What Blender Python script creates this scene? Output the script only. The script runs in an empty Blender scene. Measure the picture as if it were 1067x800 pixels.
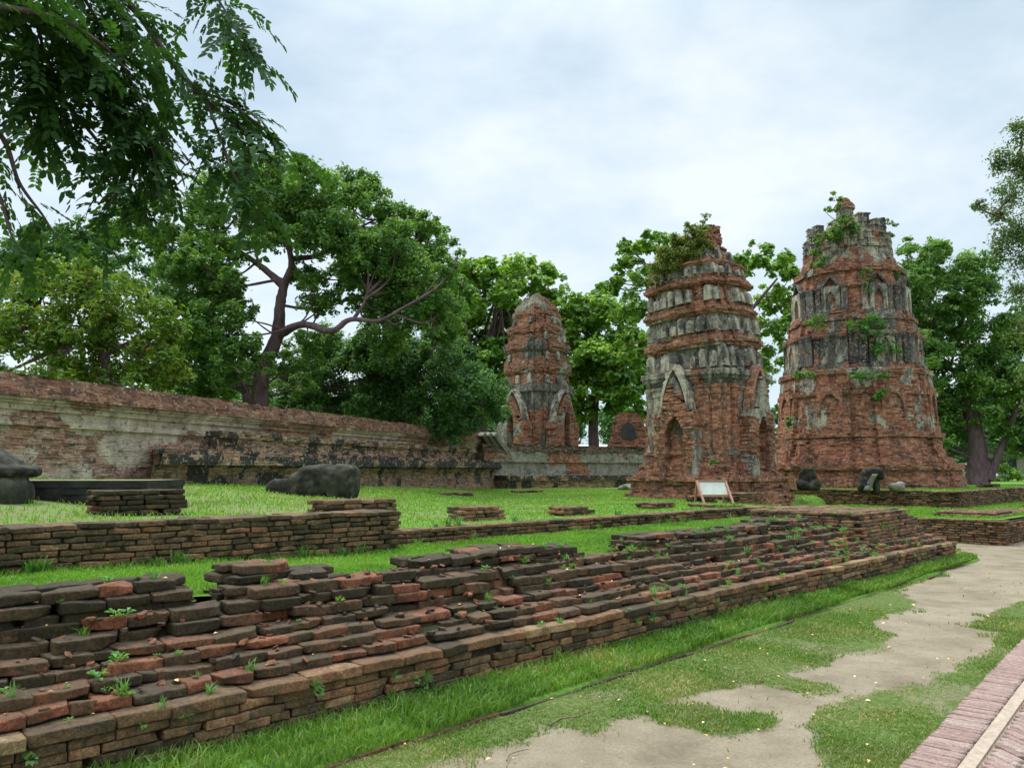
import bpy, bmesh, math, random
import numpy as np
from mathutils import Vector, Matrix

# ------------------------------------------------------------------ camera, sky, sun, exposure
scene = bpy.context.scene
COL = scene.collection
PITCH = math.radians(6.42)
EYE = 1.65
cam_d = bpy.data.cameras.new('camera')
cam = bpy.data.objects.new('camera', cam_d)
COL.objects.link(cam)
cam.location = (0, 0, EYE)
cam.rotation_euler = (math.pi / 2 + PITCH, 0, 0)
cam_d.sensor_width = 36
cam_d.lens = 27.0
cam_d.clip_start = 0.05
cam_d.clip_end = 2000
scene.camera = cam

SUN_EL, SUN_AZ = math.radians(62), math.radians(-55)     # azimuth from +Y (view) towards +X; light comes from the left
SUN_DIR = Vector((math.sin(SUN_AZ) * math.cos(SUN_EL), math.cos(SUN_AZ) * math.cos(SUN_EL), math.sin(SUN_EL)))
world = bpy.data.worlds.new('World')
scene.world = world
world.use_nodes = True
wn, wl = world.node_tree.nodes, world.node_tree.links
wn.clear()
w_out = wn.new('ShaderNodeOutputWorld')
w_bg = wn.new('ShaderNodeBackground')
w_bg.inputs['Strength'].default_value = 0.15
sky = wn.new('ShaderNodeTexSky')
sky.sky_type = 'NISHITA'
sky.sun_disc = False
sky.sun_elevation = SUN_EL
sky.sun_rotation = SUN_AZ
tc = wn.new('ShaderNodeTexCoord')
mp = wn.new('ShaderNodeMapping')
mp.inputs['Scale'].default_value = (1.0, 1.0, 1.9)
mp.inputs['Location'].default_value = (0.35, 0.1, 0.55)
wl.new(tc.outputs['Generated'], mp.inputs['Vector'])
cn = wn.new('ShaderNodeTexNoise')
cn.inputs['Scale'].default_value = 2.3
cn.inputs['Detail'].default_value = 9
cn.inputs['Roughness'].default_value = 0.56
cn.inputs['Distortion'].default_value = 0.1
wl.new(mp.outputs['Vector'], cn.inputs['Vector'])
cr = wn.new('ShaderNodeValToRGB')
cr.color_ramp.elements[0].position = 0.34
cr.color_ramp.elements[0].color = (2.0, 2.6, 3.05, 1)       # thin blue-grey cloud
cr.color_ramp.elements[1].position = 0.65
cr.color_ramp.elements[1].color = (3.85, 4.1, 4.25, 1)        # bright cloud
e = cr.color_ramp.elements.new(0.49)
e.color = (2.8, 3.3, 3.62, 1)
wl.new(cn.outputs['Fac'], cr.inputs['Fac'])
mx = wn.new('ShaderNodeMix')
mx.data_type = 'RGBA'
mx.inputs['Factor'].default_value = 0.88
wl.new(sky.outputs['Color'], mx.inputs[6])
wl.new(cr.outputs['Color'], mx.inputs[7])
# an overcast sky is brightest overhead
sz = wn.new('ShaderNodeSeparateXYZ')
wl.new(tc.outputs['Generated'], sz.inputs[0])
zr = wn.new('ShaderNodeMapRange')
zr.interpolation_type = 'SMOOTHSTEP'
zr.inputs['From Min'].default_value = 0.5
zr.inputs['From Max'].default_value = 0.95
zr.inputs['To Min'].default_value = 1.0
zr.inputs['To Max'].default_value = 3.9
wl.new(sz.outputs['Z'], zr.inputs['Value'])
zm = wn.new('ShaderNodeVectorMath')
zm.operation = 'SCALE'
wl.new(mx.outputs[2], zm.inputs[0])
wl.new(zr.outputs[0], zm.inputs['Scale'])
wl.new(zm.outputs[0], w_bg.inputs['Color'])
wl.new(w_bg.outputs['Background'], w_out.inputs['Surface'])

sun_d = bpy.data.lights.new('sun', 'SUN')
sun_d.energy = 1.5
sun_d.angle = math.radians(14)
sun_d.color = (1.0, 0.94, 0.84)
sun = bpy.data.objects.new('sun', sun_d)
COL.objects.link(sun)
sun.rotation_euler = SUN_DIR.to_track_quat('Z', 'Y').to_euler()

vs = scene.view_settings
vs.view_transform = 'Standard'
vs.look = 'None'
vs.exposure = 0.76
vs.gamma = 1.0
vs.use_curve_mapping = False
scene.render.engine = 'CYCLES'
scene.cycles.use_denoising = True
scene.cycles.max_bounces = 6
scene.cycles.diffuse_bounces = 3
scene.cycles.transparent_max_bounces = 6

# ------------------------------------------------------------------ survey helpers: where a sight line meets a height or a distance
FPX = 800.0
def sight(px, py):
    a, b = (px - 533.5) / FPX, (400.0 - py) / FPX
    c, s = math.cos(PITCH), math.sin(PITCH)
    return Vector((a, c - b * s, s + b * c))
def at_z(px, py, z):
    d = sight(px, py)
    t = (z - EYE) / d.z
    return Vector((d.x * t, d.y * t, z))
def at_y(px, py, y):
    d = sight(px, py)
    t = y / d.y
    return Vector((d.x * t, y, EYE + d.z * t))

# terrace frame: s runs along the front of the brick terrace, d into it
TO = Vector((-1.49, 5.10, 0.0))
TU = Vector((0.716, 0.698, 0.0)).normalized()
TN = Vector((-TU.y, TU.x, 0.0))
TYAW = math.atan2(TU.y, TU.x)
def T(s, d, z=0.0):
    p = TO + TU * s + TN * d
    return Vector((p.x, p.y, z))
def to_sd(x, y):
    rx, ry = x - TO.x, y - TO.y
    return rx * TU.x + ry * TU.y, rx * TN.x + ry * TN.y

RNG = np.random.default_rng(11)
random.seed(5)

# ------------------------------------------------------------------ noise (vectorised)
def _hash(ix, iy, iz, seed):
    h = (ix.astype(np.int64) * 374761393 + iy.astype(np.int64) * 668265263 + iz.astype(np.int64) * 1274126177 + seed * 974711) & 0xffffffff
    h = ((h ^ (h >> 13)) * 1103515245) & 0xffffffff
    h = ((h ^ (h >> 15)) * 12345677) & 0xffffffff
    return ((h ^ (h >> 16)) & 0xffffff) / float(0xffffff)
def vnoise(p, seed=0):
    p = np.asarray(p, float)
    i = np.floor(p).astype(np.int64)
    f = p - i
    f = f * f * (3 - 2 * f)
    r = 0
    for dx in (0, 1):
        wx = f[:, 0] if dx else 1 - f[:, 0]
        for dy in (0, 1):
            wy = f[:, 1] if dy else 1 - f[:, 1]
            for dz in (0, 1):
                wz = f[:, 2] if dz else 1 - f[:, 2]
                r = r + wx * wy * wz * _hash(i[:, 0] + dx, i[:, 1] + dy, i[:, 2] + dz, seed)
    return r
def fbm(p, octaves=4, seed=0):
    p = np.asarray(p, float)
    a, r, t = 0.5, 0, 0
    for o in range(octaves):
        r = r + a * vnoise(p * (2.03 ** o) + 17.3 * o, seed + o)
        t += a
        a *= 0.5
    return r / t
def smooth(a, b, x):
    t = np.clip((x - a) / (b - a), 0, 1)
    return t * t * (3 - 2 * t)

# ------------------------------------------------------------------ mesh helpers
def mesh_np(name, verts, faces, attrs=None, mat=None, parent=None, shade=True, link=True):
    """verts (N,3); faces (M,k) ; attrs name -> (N,) floats"""
    verts = np.asarray(verts, np.float32)
    faces = np.asarray(faces, np.int32)
    me = bpy.data.meshes.new(name)
    k = faces.shape[1]
    me.vertices.add(len(verts))
    me.vertices.foreach_set('co', verts.ravel())
    me.loops.add(faces.size)
    me.loops.foreach_set('vertex_index', faces.ravel())
    me.polygons.add(len(faces))
    me.polygons.foreach_set('loop_start', np.arange(0, faces.size, k, dtype=np.int32))
    me.polygons.foreach_set('loop_total', np.full(len(faces), k, np.int32))
    me.update(calc_edges=True)
    me.polygons.foreach_set('use_smooth', np.full(len(faces), shade, bool))
    for an, av in (attrs or {}).items():
        at = me.attributes.new(an, 'FLOAT', 'POINT')
        at.data.foreach_set('value', np.asarray(av, np.float32))
    me.validate()
    if mat:
        me.materials.append(mat)
    ob = bpy.data.objects.new(name, me)
    if link:
        COL.objects.link(ob)
    if parent:
        ob.parent = parent
    return ob

def bm_obj(name, bm, mat=None, parent=None, shade=False):
    me = bpy.data.meshes.new(name)
    bm.normal_update()
    bm.to_mesh(me)
    bm.free()
    if shade:
        for p in me.polygons:
            p.use_smooth = True
    if mat:
        me.materials.append(mat)
    ob = bpy.data.objects.new(name, me)
    COL.objects.link(ob)
    if parent:
        ob.parent = parent
    return ob

def tag(o, label=None, cat=None, group=None, kind=None):
    if label: o['label'] = label
    if cat: o['category'] = cat
    if group: o['group'] = group
    if kind: o['kind'] = kind
    return o

def empty(name, loc=(0, 0, 0), rz=0.0, label=None, cat=None, group=None):
    o = bpy.data.objects.new(name, None)
    COL.objects.link(o)
    o.location = loc
    o.rotation_euler = (0, 0, rz)
    o.empty_display_size = 0.2
    return tag(o, label, cat, group)

def copy_tree(o, parent=None):
    c = o.copy()
    COL.objects.link(c)
    c.parent = parent
    for ch in [x for x in list(bpy.data.objects) if x.parent == o]:
        copy_tree(ch, c)
    return c

def grid_faces(nu, nv):
    a = np.arange(nu * nv).reshape(nu, nv)
    return np.stack([a[:-1, :-1], a[1:, :-1], a[1:, 1:], a[:-1, 1:]], -1).reshape(-1, 4)

# bricks: a rounded, worn box copied many times into ONE mesh with its own tone per brick
def _brick_template(lx, ly, lz):
    idx, vs_ = {}, []
    n = (len(lx), len(ly), len(lz))
    def vid(i, j, k):
        if (i, j, k) not in idx:
            idx[(i, j, k)] = len(vs_)
            vs_.append((lx[i], ly[j], lz[k]))
        return idx[(i, j, k)]
    fs = []
    for i in range(n[0] - 1):
        for j in range(n[1] - 1):
            fs.append([vid(i, j, 0), vid(i, j + 1, 0), vid(i + 1, j + 1, 0), vid(i + 1, j, 0)])
            k = n[2] - 1
            fs.append([vid(i, j, k), vid(i + 1, j, k), vid(i + 1, j + 1, k), vid(i, j + 1, k)])
    for i in range(n[0] - 1):
        for k in range(n[2] - 1):
            fs.append([vid(i, 0, k), vid(i + 1, 0, k), vid(i + 1, 0, k + 1), vid(i, 0, k + 1)])
            j = n[1] - 1
            fs.append([vid(i, j, k), vid(i, j, k + 1), vid(i + 1, j, k + 1), vid(i + 1, j, k)])
    for j in range(n[1] - 1):
        for k in range(n[2] - 1):
            fs.append([vid(0, j, k), vid(0, j, k + 1), vid(0, j + 1, k + 1), vid(0, j + 1, k)])
            i = n[0] - 1
            fs.append([vid(i, j, k), vid(i, j + 1, k), vid(i, j + 1, k + 1), vid(i, j, k + 1)])
    return np.array(vs_, float), np.array(fs, np.int32)
TPL_HI = _brick_template([-1, -.93, -.8, -.55, -.28, 0, .28, .55, .8, .93, 1], [-1, -.86, -.6, -.2, .2, .6, .86, 1], [-1, -.72, -.3, .3, .72, 1])
TPL_LO = _brick_template([-1, -.86, 0, .86, 1], [-1, -.75, .75, 1], [-1, -.55, .55, 1])

class Bricks:
    def __init__(self):
        self.c, self.h, self.yaw, self.tilt, self.r = [], [], [], [], []
    def add(self, c, size, yaw=0.0, tilt=(0, 0), rnd=0.5):
        self.c.append(tuple(c)); self.h.append((size[0] / 2, size[1] / 2, size[2] / 2))
        self.yaw.append(yaw); self.tilt.append(tilt); self.r.append(rnd)
    def build(self, name, mat, parent=None, hi=True, wear=0.007, rad=0.012, chip=0.22, seed=1):
        V, Fc = TPL_HI if hi else TPL_LO
        rng = np.random.default_rng(seed)
        c, h = np.array(self.c), np.array(self.h)
        B, N = len(c), len(V)
        q = np.repeat(V[None], B, 0)
        p = q * h[:, None, :]
        # rounded edges
        rr = np.minimum(rad, h.min(1) * 0.6)[:, None, None]
        inner = np.clip(p, -(h[:, None, :] - rr), h[:, None, :] - rr)
        dv = p - inner
        ln = np.linalg.norm(dv, axis=2, keepdims=True)
        p = np.where(ln > 1e-9, inner + dv / np.maximum(ln, 1e-9) * np.minimum(ln, rr), p)
        # chipped corners
        for _ in range(2):
            cc = rng.choice([-1.0, 1.0], (B, 1, 3))
            dist = np.linalg.norm((q - cc) * h[:, None, :], axis=2, keepdims=True) / (h[:, None, 1:2] * 1.3)
            amt = chip * rng.random((B, 1, 1)) ** 2
            p = p * (1 - amt * np.clip(1 - dist, 0, 1))
        # fracture faces: a few planes slice off edges and corners
        if hi:
            for _ in range(5):
                nn = rng.normal(0, 1, (B, 1, 3)) / h[:, None, :]
                nn[..., 0] *= rng.random((B, 1)) * 1.2
                nn /= np.linalg.norm(nn, axis=2, keepdims=True)
                ext = (np.abs(nn) * h[:, None, :]).sum(2, keepdims=True)
                lim = ext - rng.random((B, 1, 1)) ** 1.5 * wear * 1.7 - wear * .15
                over = np.maximum((p * nn).sum(2, keepdims=True) - lim, 0)
                p = p - nn * over
            gr = np.sin(p[..., 0] * 310 + rng.random((B, 1)) * 9) * np.sin(p[..., 1] * 270 + 2) + np.sin(p[..., 2] * 420 + rng.random((B, 1)) * 9) * np.sin(p[..., 0] * 190)
            p = p * (1 + (gr * wear * .045)[..., None] / h[:, None, 2:3] * np.array([.12, .2, .35]))
        # low lumps
        for i in range(4):
            k = rng.normal(0, 1, (B, 1, 3)) * (9 + 11 * i)
            ph = rng.random((B, 1)) * 6.28
            s = np.sin((p * k).sum(2) + ph)
            dr = rng.normal(0, 1, (B, 1, 3))
            p = p + dr * (s * wear / (1.5 + i * 1.1))[..., None] * 0.55
        tl = np.array(self.tilt)
        p[..., 2] += p[..., 0] * tl[:, None, 0] + p[..., 1] * tl[:, None, 1]
        ya = np.array(self.yaw)[:, None]
        x = p[..., 0] * np.cos(ya) - p[..., 1] * np.sin(ya)
        y = p[..., 0] * np.sin(ya) + p[..., 1] * np.cos(ya)
        P = np.stack([x, y, p[..., 2]], -1) + c[:, None, :]
        F = (Fc[None] + (np.arange(B) * N)[:, None, None]).reshape(-1, 4)
        return mesh_np(name, P.reshape(-1, 3), F, {'rnd': np.repeat(np.array(self.r), N)}, mat, parent, True)

# a solid laid course by course: ring outline per height, each course and brick with its own small offset and erosion
def layered(name, polyf, z0, z1, ch, sub, mat, parent=None, jit=0.012, miss=0.04, missd=0.07, ero=0.0, efreq=0.9,
            seed=0, stuc=None, cap=True, world=(0, 0, 0), brick=2, slope=None):
    rng = np.random.default_rng(seed + 100)
    n = max(1, int(round((z1 - z0) / ch)))
    ch = (z1 - z0) / n
    V, rn, st = [], [], []
    K = None
    for k in range(n):
        za, zb = z0 + k * ch, z0 + (k + 1) * ch
        C = np.array(polyf((za + zb) / 2 - z0), float)
        M = len(C)
        subs = sub if isinstance(sub, (list, tuple)) else [sub] * M
        pts = []
        for i in range(M):
            a, b = C[i], C[(i + 1) % M]
            t = np.arange(subs[i])[:, None] / subs[i]
            pts.append(a + (b - a) * t)
        R = np.concatenate(pts)
        K = len(R)
        tg = np.roll(R, -1, 0) - np.roll(R, 1, 0)
        nm = np.stack([tg[:, 1], -tg[:, 0]], 1)
        nm /= np.maximum(np.linalg.norm(nm, axis=1, keepdims=True), 1e-9)
        P3 = np.concatenate([R, np.full((K, 1), (za + zb) / 2)], 1) + np.array(world)
        bi = ((np.arange(K) + (k % 2) * (brick // 2)) // brick).astype(np.int64)
        one = np.zeros_like(bi)
        h1 = _hash(bi, one + k, one + 7, seed + 31)
        h2 = _hash(bi, one + k, one + 3, seed + 57)
        s = stuc(P3, za + ch / 2 - z0, k) if stuc is not None else np.zeros(K)
        rough = 1 - 0.8 * np.clip(s, 0, 1)
        off = ((h1 - 0.5) * 2 * jit + rng.normal(0, jit * 0.22)) * rough - (h2 < miss) * missd * rough + 0.012 * s
        if ero:
            e_ = fbm(P3 * efreq, 4, seed + 5)
            off -= ero * np.clip((e_ - 0.5) * 4, 0, 1)
            off -= 0.25 * ero * (vnoise(P3 * efreq * 5, seed + 9) > 0.72)
        R2 = R + nm * off[:, None]
        V.append(np.concatenate([R2, np.full((K, 1), za)], 1))
        V.append(np.concatenate([R2, np.full((K, 1), zb)], 1))
        rn += [h1 * 0.55 + 0.45 * h2] * 2
        st += [s] * 2
    V = np.array(V)                                            # (2n, K, 3)
    L = 2 * n
    a = np.arange(L * K).reshape(L, K)
    b = np.roll(a, -1, 1)
    F = np.stack([a[:-1], b[:-1], b[1:], a[1:]], -1).reshape(-1, 4)
    verts = V.reshape(-1, 3)
    rn = np.concatenate(rn); st = np.concatenate(st)
    if cap:
        cen = V[-1].mean(0)
        ci = len(verts)
        verts = np.concatenate([verts, cen[None]])
        top = a[-1]
        nxt = np.roll(top, -1)
        F = np.concatenate([F, np.stack([top, nxt, np.full(K, ci), np.full(K, ci)], -1)]) if False else F
        # fan kept as quads of two ring steps (K is even by construction or the last one doubles)
        fan = []
        for i in range(0, K - 1, 2):
            fan.append([top[i], top[i + 1], top[(i + 2) % K], ci])
        if K % 2:
            fan.append([top[K - 1], top[0], ci, ci])
            fan = fan[:-1]
        F = np.concatenate([F, np.array(fan, np.int32)])
        rn = np.append(rn, 0.4); st = np.append(st, 0.0)
    return mesh_np(name, verts, F, {'rnd': rn, 'stucco': st}, mat, parent, False)

def tube(path, radii, nseg=8, wob=0.0, seed=0):
    """sweep a circle along a path: returns verts, quads"""
    path = np.array([tuple(p) for p in path], float)
    n = len(path)
    tg = np.gradient(path, axis=0)
    tg /= np.maximum(np.linalg.norm(tg, axis=1, keepdims=True), 1e-9)
    up = np.array([0.31, 0.17, 0.93])
    a1 = np.cross(tg, up); a1 /= np.maximum(np.linalg.norm(a1, axis=1, keepdims=True), 1e-9)
    a2 = np.cross(tg, a1)
    ang = np.linspace(0, 2 * np.pi, nseg, endpoint=False)
    r = np.array(radii, float)[:, None] * np.ones((1, nseg))
    if wob:
        r *= 1 + wob * (np.random.default_rng(seed).random((n, nseg)) - 0.5)
    V = path[:, None, :] + r[..., None] * (np.cos(ang)[None, :, None] * a1[:, None, :] + np.sin(ang)[None, :, None] * a2[:, None, :])
    a = np.arange(n * nseg).reshape(n, nseg)
    b = np.roll(a, -1, 1)
    F = np.stack([a[:-1], b[:-1], b[1:], a[1:]], -1).reshape(-1, 4)
    return V.reshape(-1, 3), F

def bez(pts, n=10):
    """smooth curve through points (Catmull-Rom)"""
    P = [np.array(tuple(p), float) for p in pts]
    if len(P) == 2:
        return [P[0] + (P[1] - P[0]) * t for t in np.linspace(0, 1, n)]
    P = [2 * P[0] - P[1]] + P + [2 * P[-1] - P[-2]]
    out = []
    for i in range(1, len(P) - 2):
        for t in np.linspace(0, 1, n, endpoint=False):
            p0, p1, p2, p3 = P[i - 1], P[i], P[i + 1], P[i + 2]
            out.append(0.5 * (2 * p1 + (p2 - p0) * t + (2 * p0 - 5 * p1 + 4 * p2 - p3) * t * t + (3 * p1 - p0 - 3 * p2 + p3) * t ** 3))
    out.append(P[-2])
    return out

class Parts:
    """gathers (verts, quads) pieces for one mesh"""
    def __init__(self): self.v, self.f, self.n, self.a = [], [], 0, []
    def add(self, v, f, rnd=0.5):
        v = np.asarray(v, float)
        self.v.append(v); self.f.append(np.asarray(f) + self.n); self.n += len(v)
        self.a.append(np.full(len(v), rnd) if np.isscalar(rnd) else rnd)
    def build(self, name, mat, parent=None, shade=True):
        return mesh_np(name, np.concatenate(self.v), np.concatenate(self.f), {'rnd': np.concatenate(self.a)}, mat, parent, shade)

# ------------------------------------------------------------------ materials
def new_mat(name):
    m = bpy.data.materials.new(name)
    m.use_nodes = True
    nt = m.node_tree
    b = nt.nodes['Principled BSDF']
    b.inputs['Roughness'].default_value = 0.9
    b.inputs['Specular IOR Level'].default_value = 0.25
    return m, nt, b
def nd(nt, t, **kw):
    n = nt.nodes.new(t)
    for k, v in kw.items():
        setattr(n, k, v)
    return n
def attr(nt, name):
    n = nd(nt, 'ShaderNodeAttribute', attribute_name=name)
    return n.outputs['Fac']
def geo_pos(nt):
    return nd(nt, 'ShaderNodeNewGeometry').outputs['Position']
def objco(nt):
    return nd(nt, 'ShaderNodeTexCoord').outputs['Object']
def noise_(nt, vec, scale, detail=5, rough=0.55, dist=0.0, xyz=None):
    n = nd(nt, 'ShaderNodeTexNoise')
    n.inputs['Scale'].default_value = scale
    n.inputs['Detail'].default_value = detail
    n.inputs['Roughness'].default_value = rough
    n.inputs['Distortion'].default_value = dist
    if xyz:
        m = nd(nt, 'ShaderNodeMapping')
        m.inputs['Scale'].default_value = xyz
        nt.links.new(vec, m.inputs['Vector'])
        vec = m.outputs['Vector']
    nt.links.new(vec, n.inputs['Vector'])
    return n.outputs['Fac']
def ramp(nt, fac, stops, interp='LINEAR'):
    n = nd(nt, 'ShaderNodeValToRGB')
    cr_ = n.color_ramp
    cr_.interpolation = interp
    def c4(c): return (c, c, c, 1) if isinstance(c, (int, float)) else (*c, 1)
    cr_.elements[0].position, cr_.elements[0].color = stops[0][0], c4(stops[0][1])
    cr_.elements[1].position, cr_.elements[1].color = stops[-1][0], c4(stops[-1][1])
    for p, c in stops[1:-1]:
        el = cr_.elements.new(p); el.color = c4(c)
    nt.links.new(fac, n.inputs['Fac'])
    return n.outputs['Color']
def mix(nt, fac, a, b, mode='MIX'):
    n = nd(nt, 'ShaderNodeMix', data_type='RGBA', blend_type=mode)
    for sock, val in ((n.inputs[0], fac), (n.inputs[6], a), (n.inputs[7], b)):
        if isinstance(val, (int, float)):
            sock.default_value = val if sock == n.inputs[0] else (val, val, val, 1)
        elif isinstance(val, (tuple, list)):
            sock.default_value = (*val, 1)
        else:
            nt.links.new(val, sock)
    return n.outputs[2]
def math_(nt, op, a, b=0.0, clamp=False):
    n = nd(nt, 'ShaderNodeMath', operation=op)
    n.use_clamp = clamp
    for s, v in ((n.inputs[0], a), (n.inputs[1], b)):
        if isinstance(v, (int, float)): s.default_value = v
        else: nt.links.new(v, s)
    return n.outputs[0]
def up_face(nt, lo=0.3, hi=0.9):
    g = nd(nt, 'ShaderNodeNewGeometry')
    s = nd(nt, 'ShaderNodeSeparateXYZ')
    nt.links.new(g.outputs['Normal'], s.inputs[0])
    return ramp(nt, s.outputs['Z'], [(lo, 0.0), (hi, 1.0)])
def bump(nt, b, height, strength=0.4, dist=0.02):
    n = nd(nt, 'ShaderNodeBump')
    n.inputs['Strength'].default_value = strength
    n.inputs['Distance'].default_value = dist
    nt.links.new(height, n.inputs['Height'])
    nt.links.new(n.outputs['Normal'], b.inputs['Normal'])

def mat_bricks(name, stops, moss=0.35, mould=0.5, lichen=0.25, topcol=(.13, .10, .072)):
    """worn brick: tone per brick, black mould in patches, green film, pale lichen"""
    m, nt, b = new_mat(name)
    P = geo_pos(nt)
    vary = math_(nt, 'MULTIPLY', math_(nt, 'SUBTRACT', noise_(nt, P, 9, 7, .72, .8), .5), 1.25)
    base = ramp(nt, math_(nt, 'ADD', attr(nt, 'rnd'), vary, True), stops)
    base = mix(nt, 1.0, base, ramp(nt, noise_(nt, P, 55, 6, .75), [(.28, .4), (.5, 1.0), (.74, 1.75)]), 'MULTIPLY')
    base = mix(nt, 1.0, base, ramp(nt, noise_(nt, P, 170, 3, .7), [(.3, .7), (.7, 1.3)]), 'MULTIPLY')
    big = noise_(nt, P, 6.5, 8, .72, .5)
    base = mix(nt, math_(nt, 'MULTIPLY', ramp(nt, big, [(.48, 0.0), (.60, 1.0)]), mould), base, (.034, .028, .018))
    pale = noise_(nt, P, 17, 7, .75, .3)
    base = mix(nt, math_(nt, 'MULTIPLY', ramp(nt, pale, [(.58, 0.0), (.70, 1.0)]), lichen), base, (.27, .24, .18))
    gm = noise_(nt, P, 3.1, 7, .7)
    base = mix(nt, math_(nt, 'MULTIPLY', ramp(nt, gm, [(.5, 0.0), (.66, 1.0)]), moss), base, (.065, .07, .02))
    dust = math_(nt, 'MULTIPLY', up_face(nt, .6, .97), 0.55)
    base = mix(nt, math_(nt, 'MULTIPLY', dust, ramp(nt, noise_(nt, P, 13, 6, .7), [(.35, .1), (.62, 1.0)])), base, topcol)
    nt.links.new(base, b.inputs['Base Color'])
    h = math_(nt, 'ADD', noise_(nt, P, 90, 5, .75), math_(nt, 'MULTIPLY', noise_(nt, P, 24, 6, .7), 2.2))
    bump(nt, b, h, .9, .016)
    return m

M_RISER = mat_bricks('worn_riser_brick', [(0, (0.056, 0.042, 0.0215)), (.28, (0.134, 0.086, 0.0447)), (.5, (0.241, 0.140, 0.0688)), (.68, (0.280, 0.120, 0.0585)), (.84, (0.381, 0.224, 0.1075)), (1, (0.448, 0.291, 0.1462))], .22, .5, .3)
M_STEP = mat_bricks('dark_weathered_brick', [(0, (0.038, 0.030, 0.0146)), (.3, (0.078, 0.052, 0.0258)), (.52, (0.146, 0.083, 0.0430)), (.72, (0.280, 0.094, 0.0473)), (1, (0.403, 0.156, 0.0774))], .3, .6, .3, (.15, .113, .08))
M_STACK = mat_bricks('blackened_brick', [(0, (0.031, 0.025, 0.0129)), (.4, (0.065, 0.045, 0.0232)), (.68, (0.123, 0.075, 0.0387)), (.85, (0.258, 0.092, 0.0464)), (1, (0.358, 0.135, 0.0688))], .3, .6, .35, (.12, .095, .068))
M_PALE = mat_bricks('pale_worn_brick', [(0, (0.050, 0.036, 0.0189)), (.28, (0.134, 0.086, 0.0447)), (.55, (0.246, 0.140, 0.0705)), (.78, (0.314, 0.135, 0.0662)), (1, (0.426, 0.260, 0.1290))], .22, .6, .35)
M_PAVE = mat_bricks('pink_paving_brick', [(0, (.24, .15, .125)), (.35, (.34, .215, .18)), (.7, (.42, .285, .24)), (1, (.48, .37, .31))], .0, .12, .35, (.42, .3, .255))

def mat_core():
    m, nt, b = new_mat('mortar_and_soil')
    P = geo_pos(nt)
    c = ramp(nt, noise_(nt, P, 12, 6, .65), [(.3, (.022, .018, .012)), (.5, (.05, .04, .028)), (.7, (.09, .072, .05))])
    c = mix(nt, math_(nt, 'MULTIPLY', ramp(nt, noise_(nt, P, 4, 4), [(.45, 0.0), (.62, 1.0)]), .55), c, (.045, .065, .018))
    nt.links.new(c, b.inputs['Base Color'])
    bump(nt, b, noise_(nt, P, 40, 6, .7), .7, .02)
    return m
M_CORE = mat_core()

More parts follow.
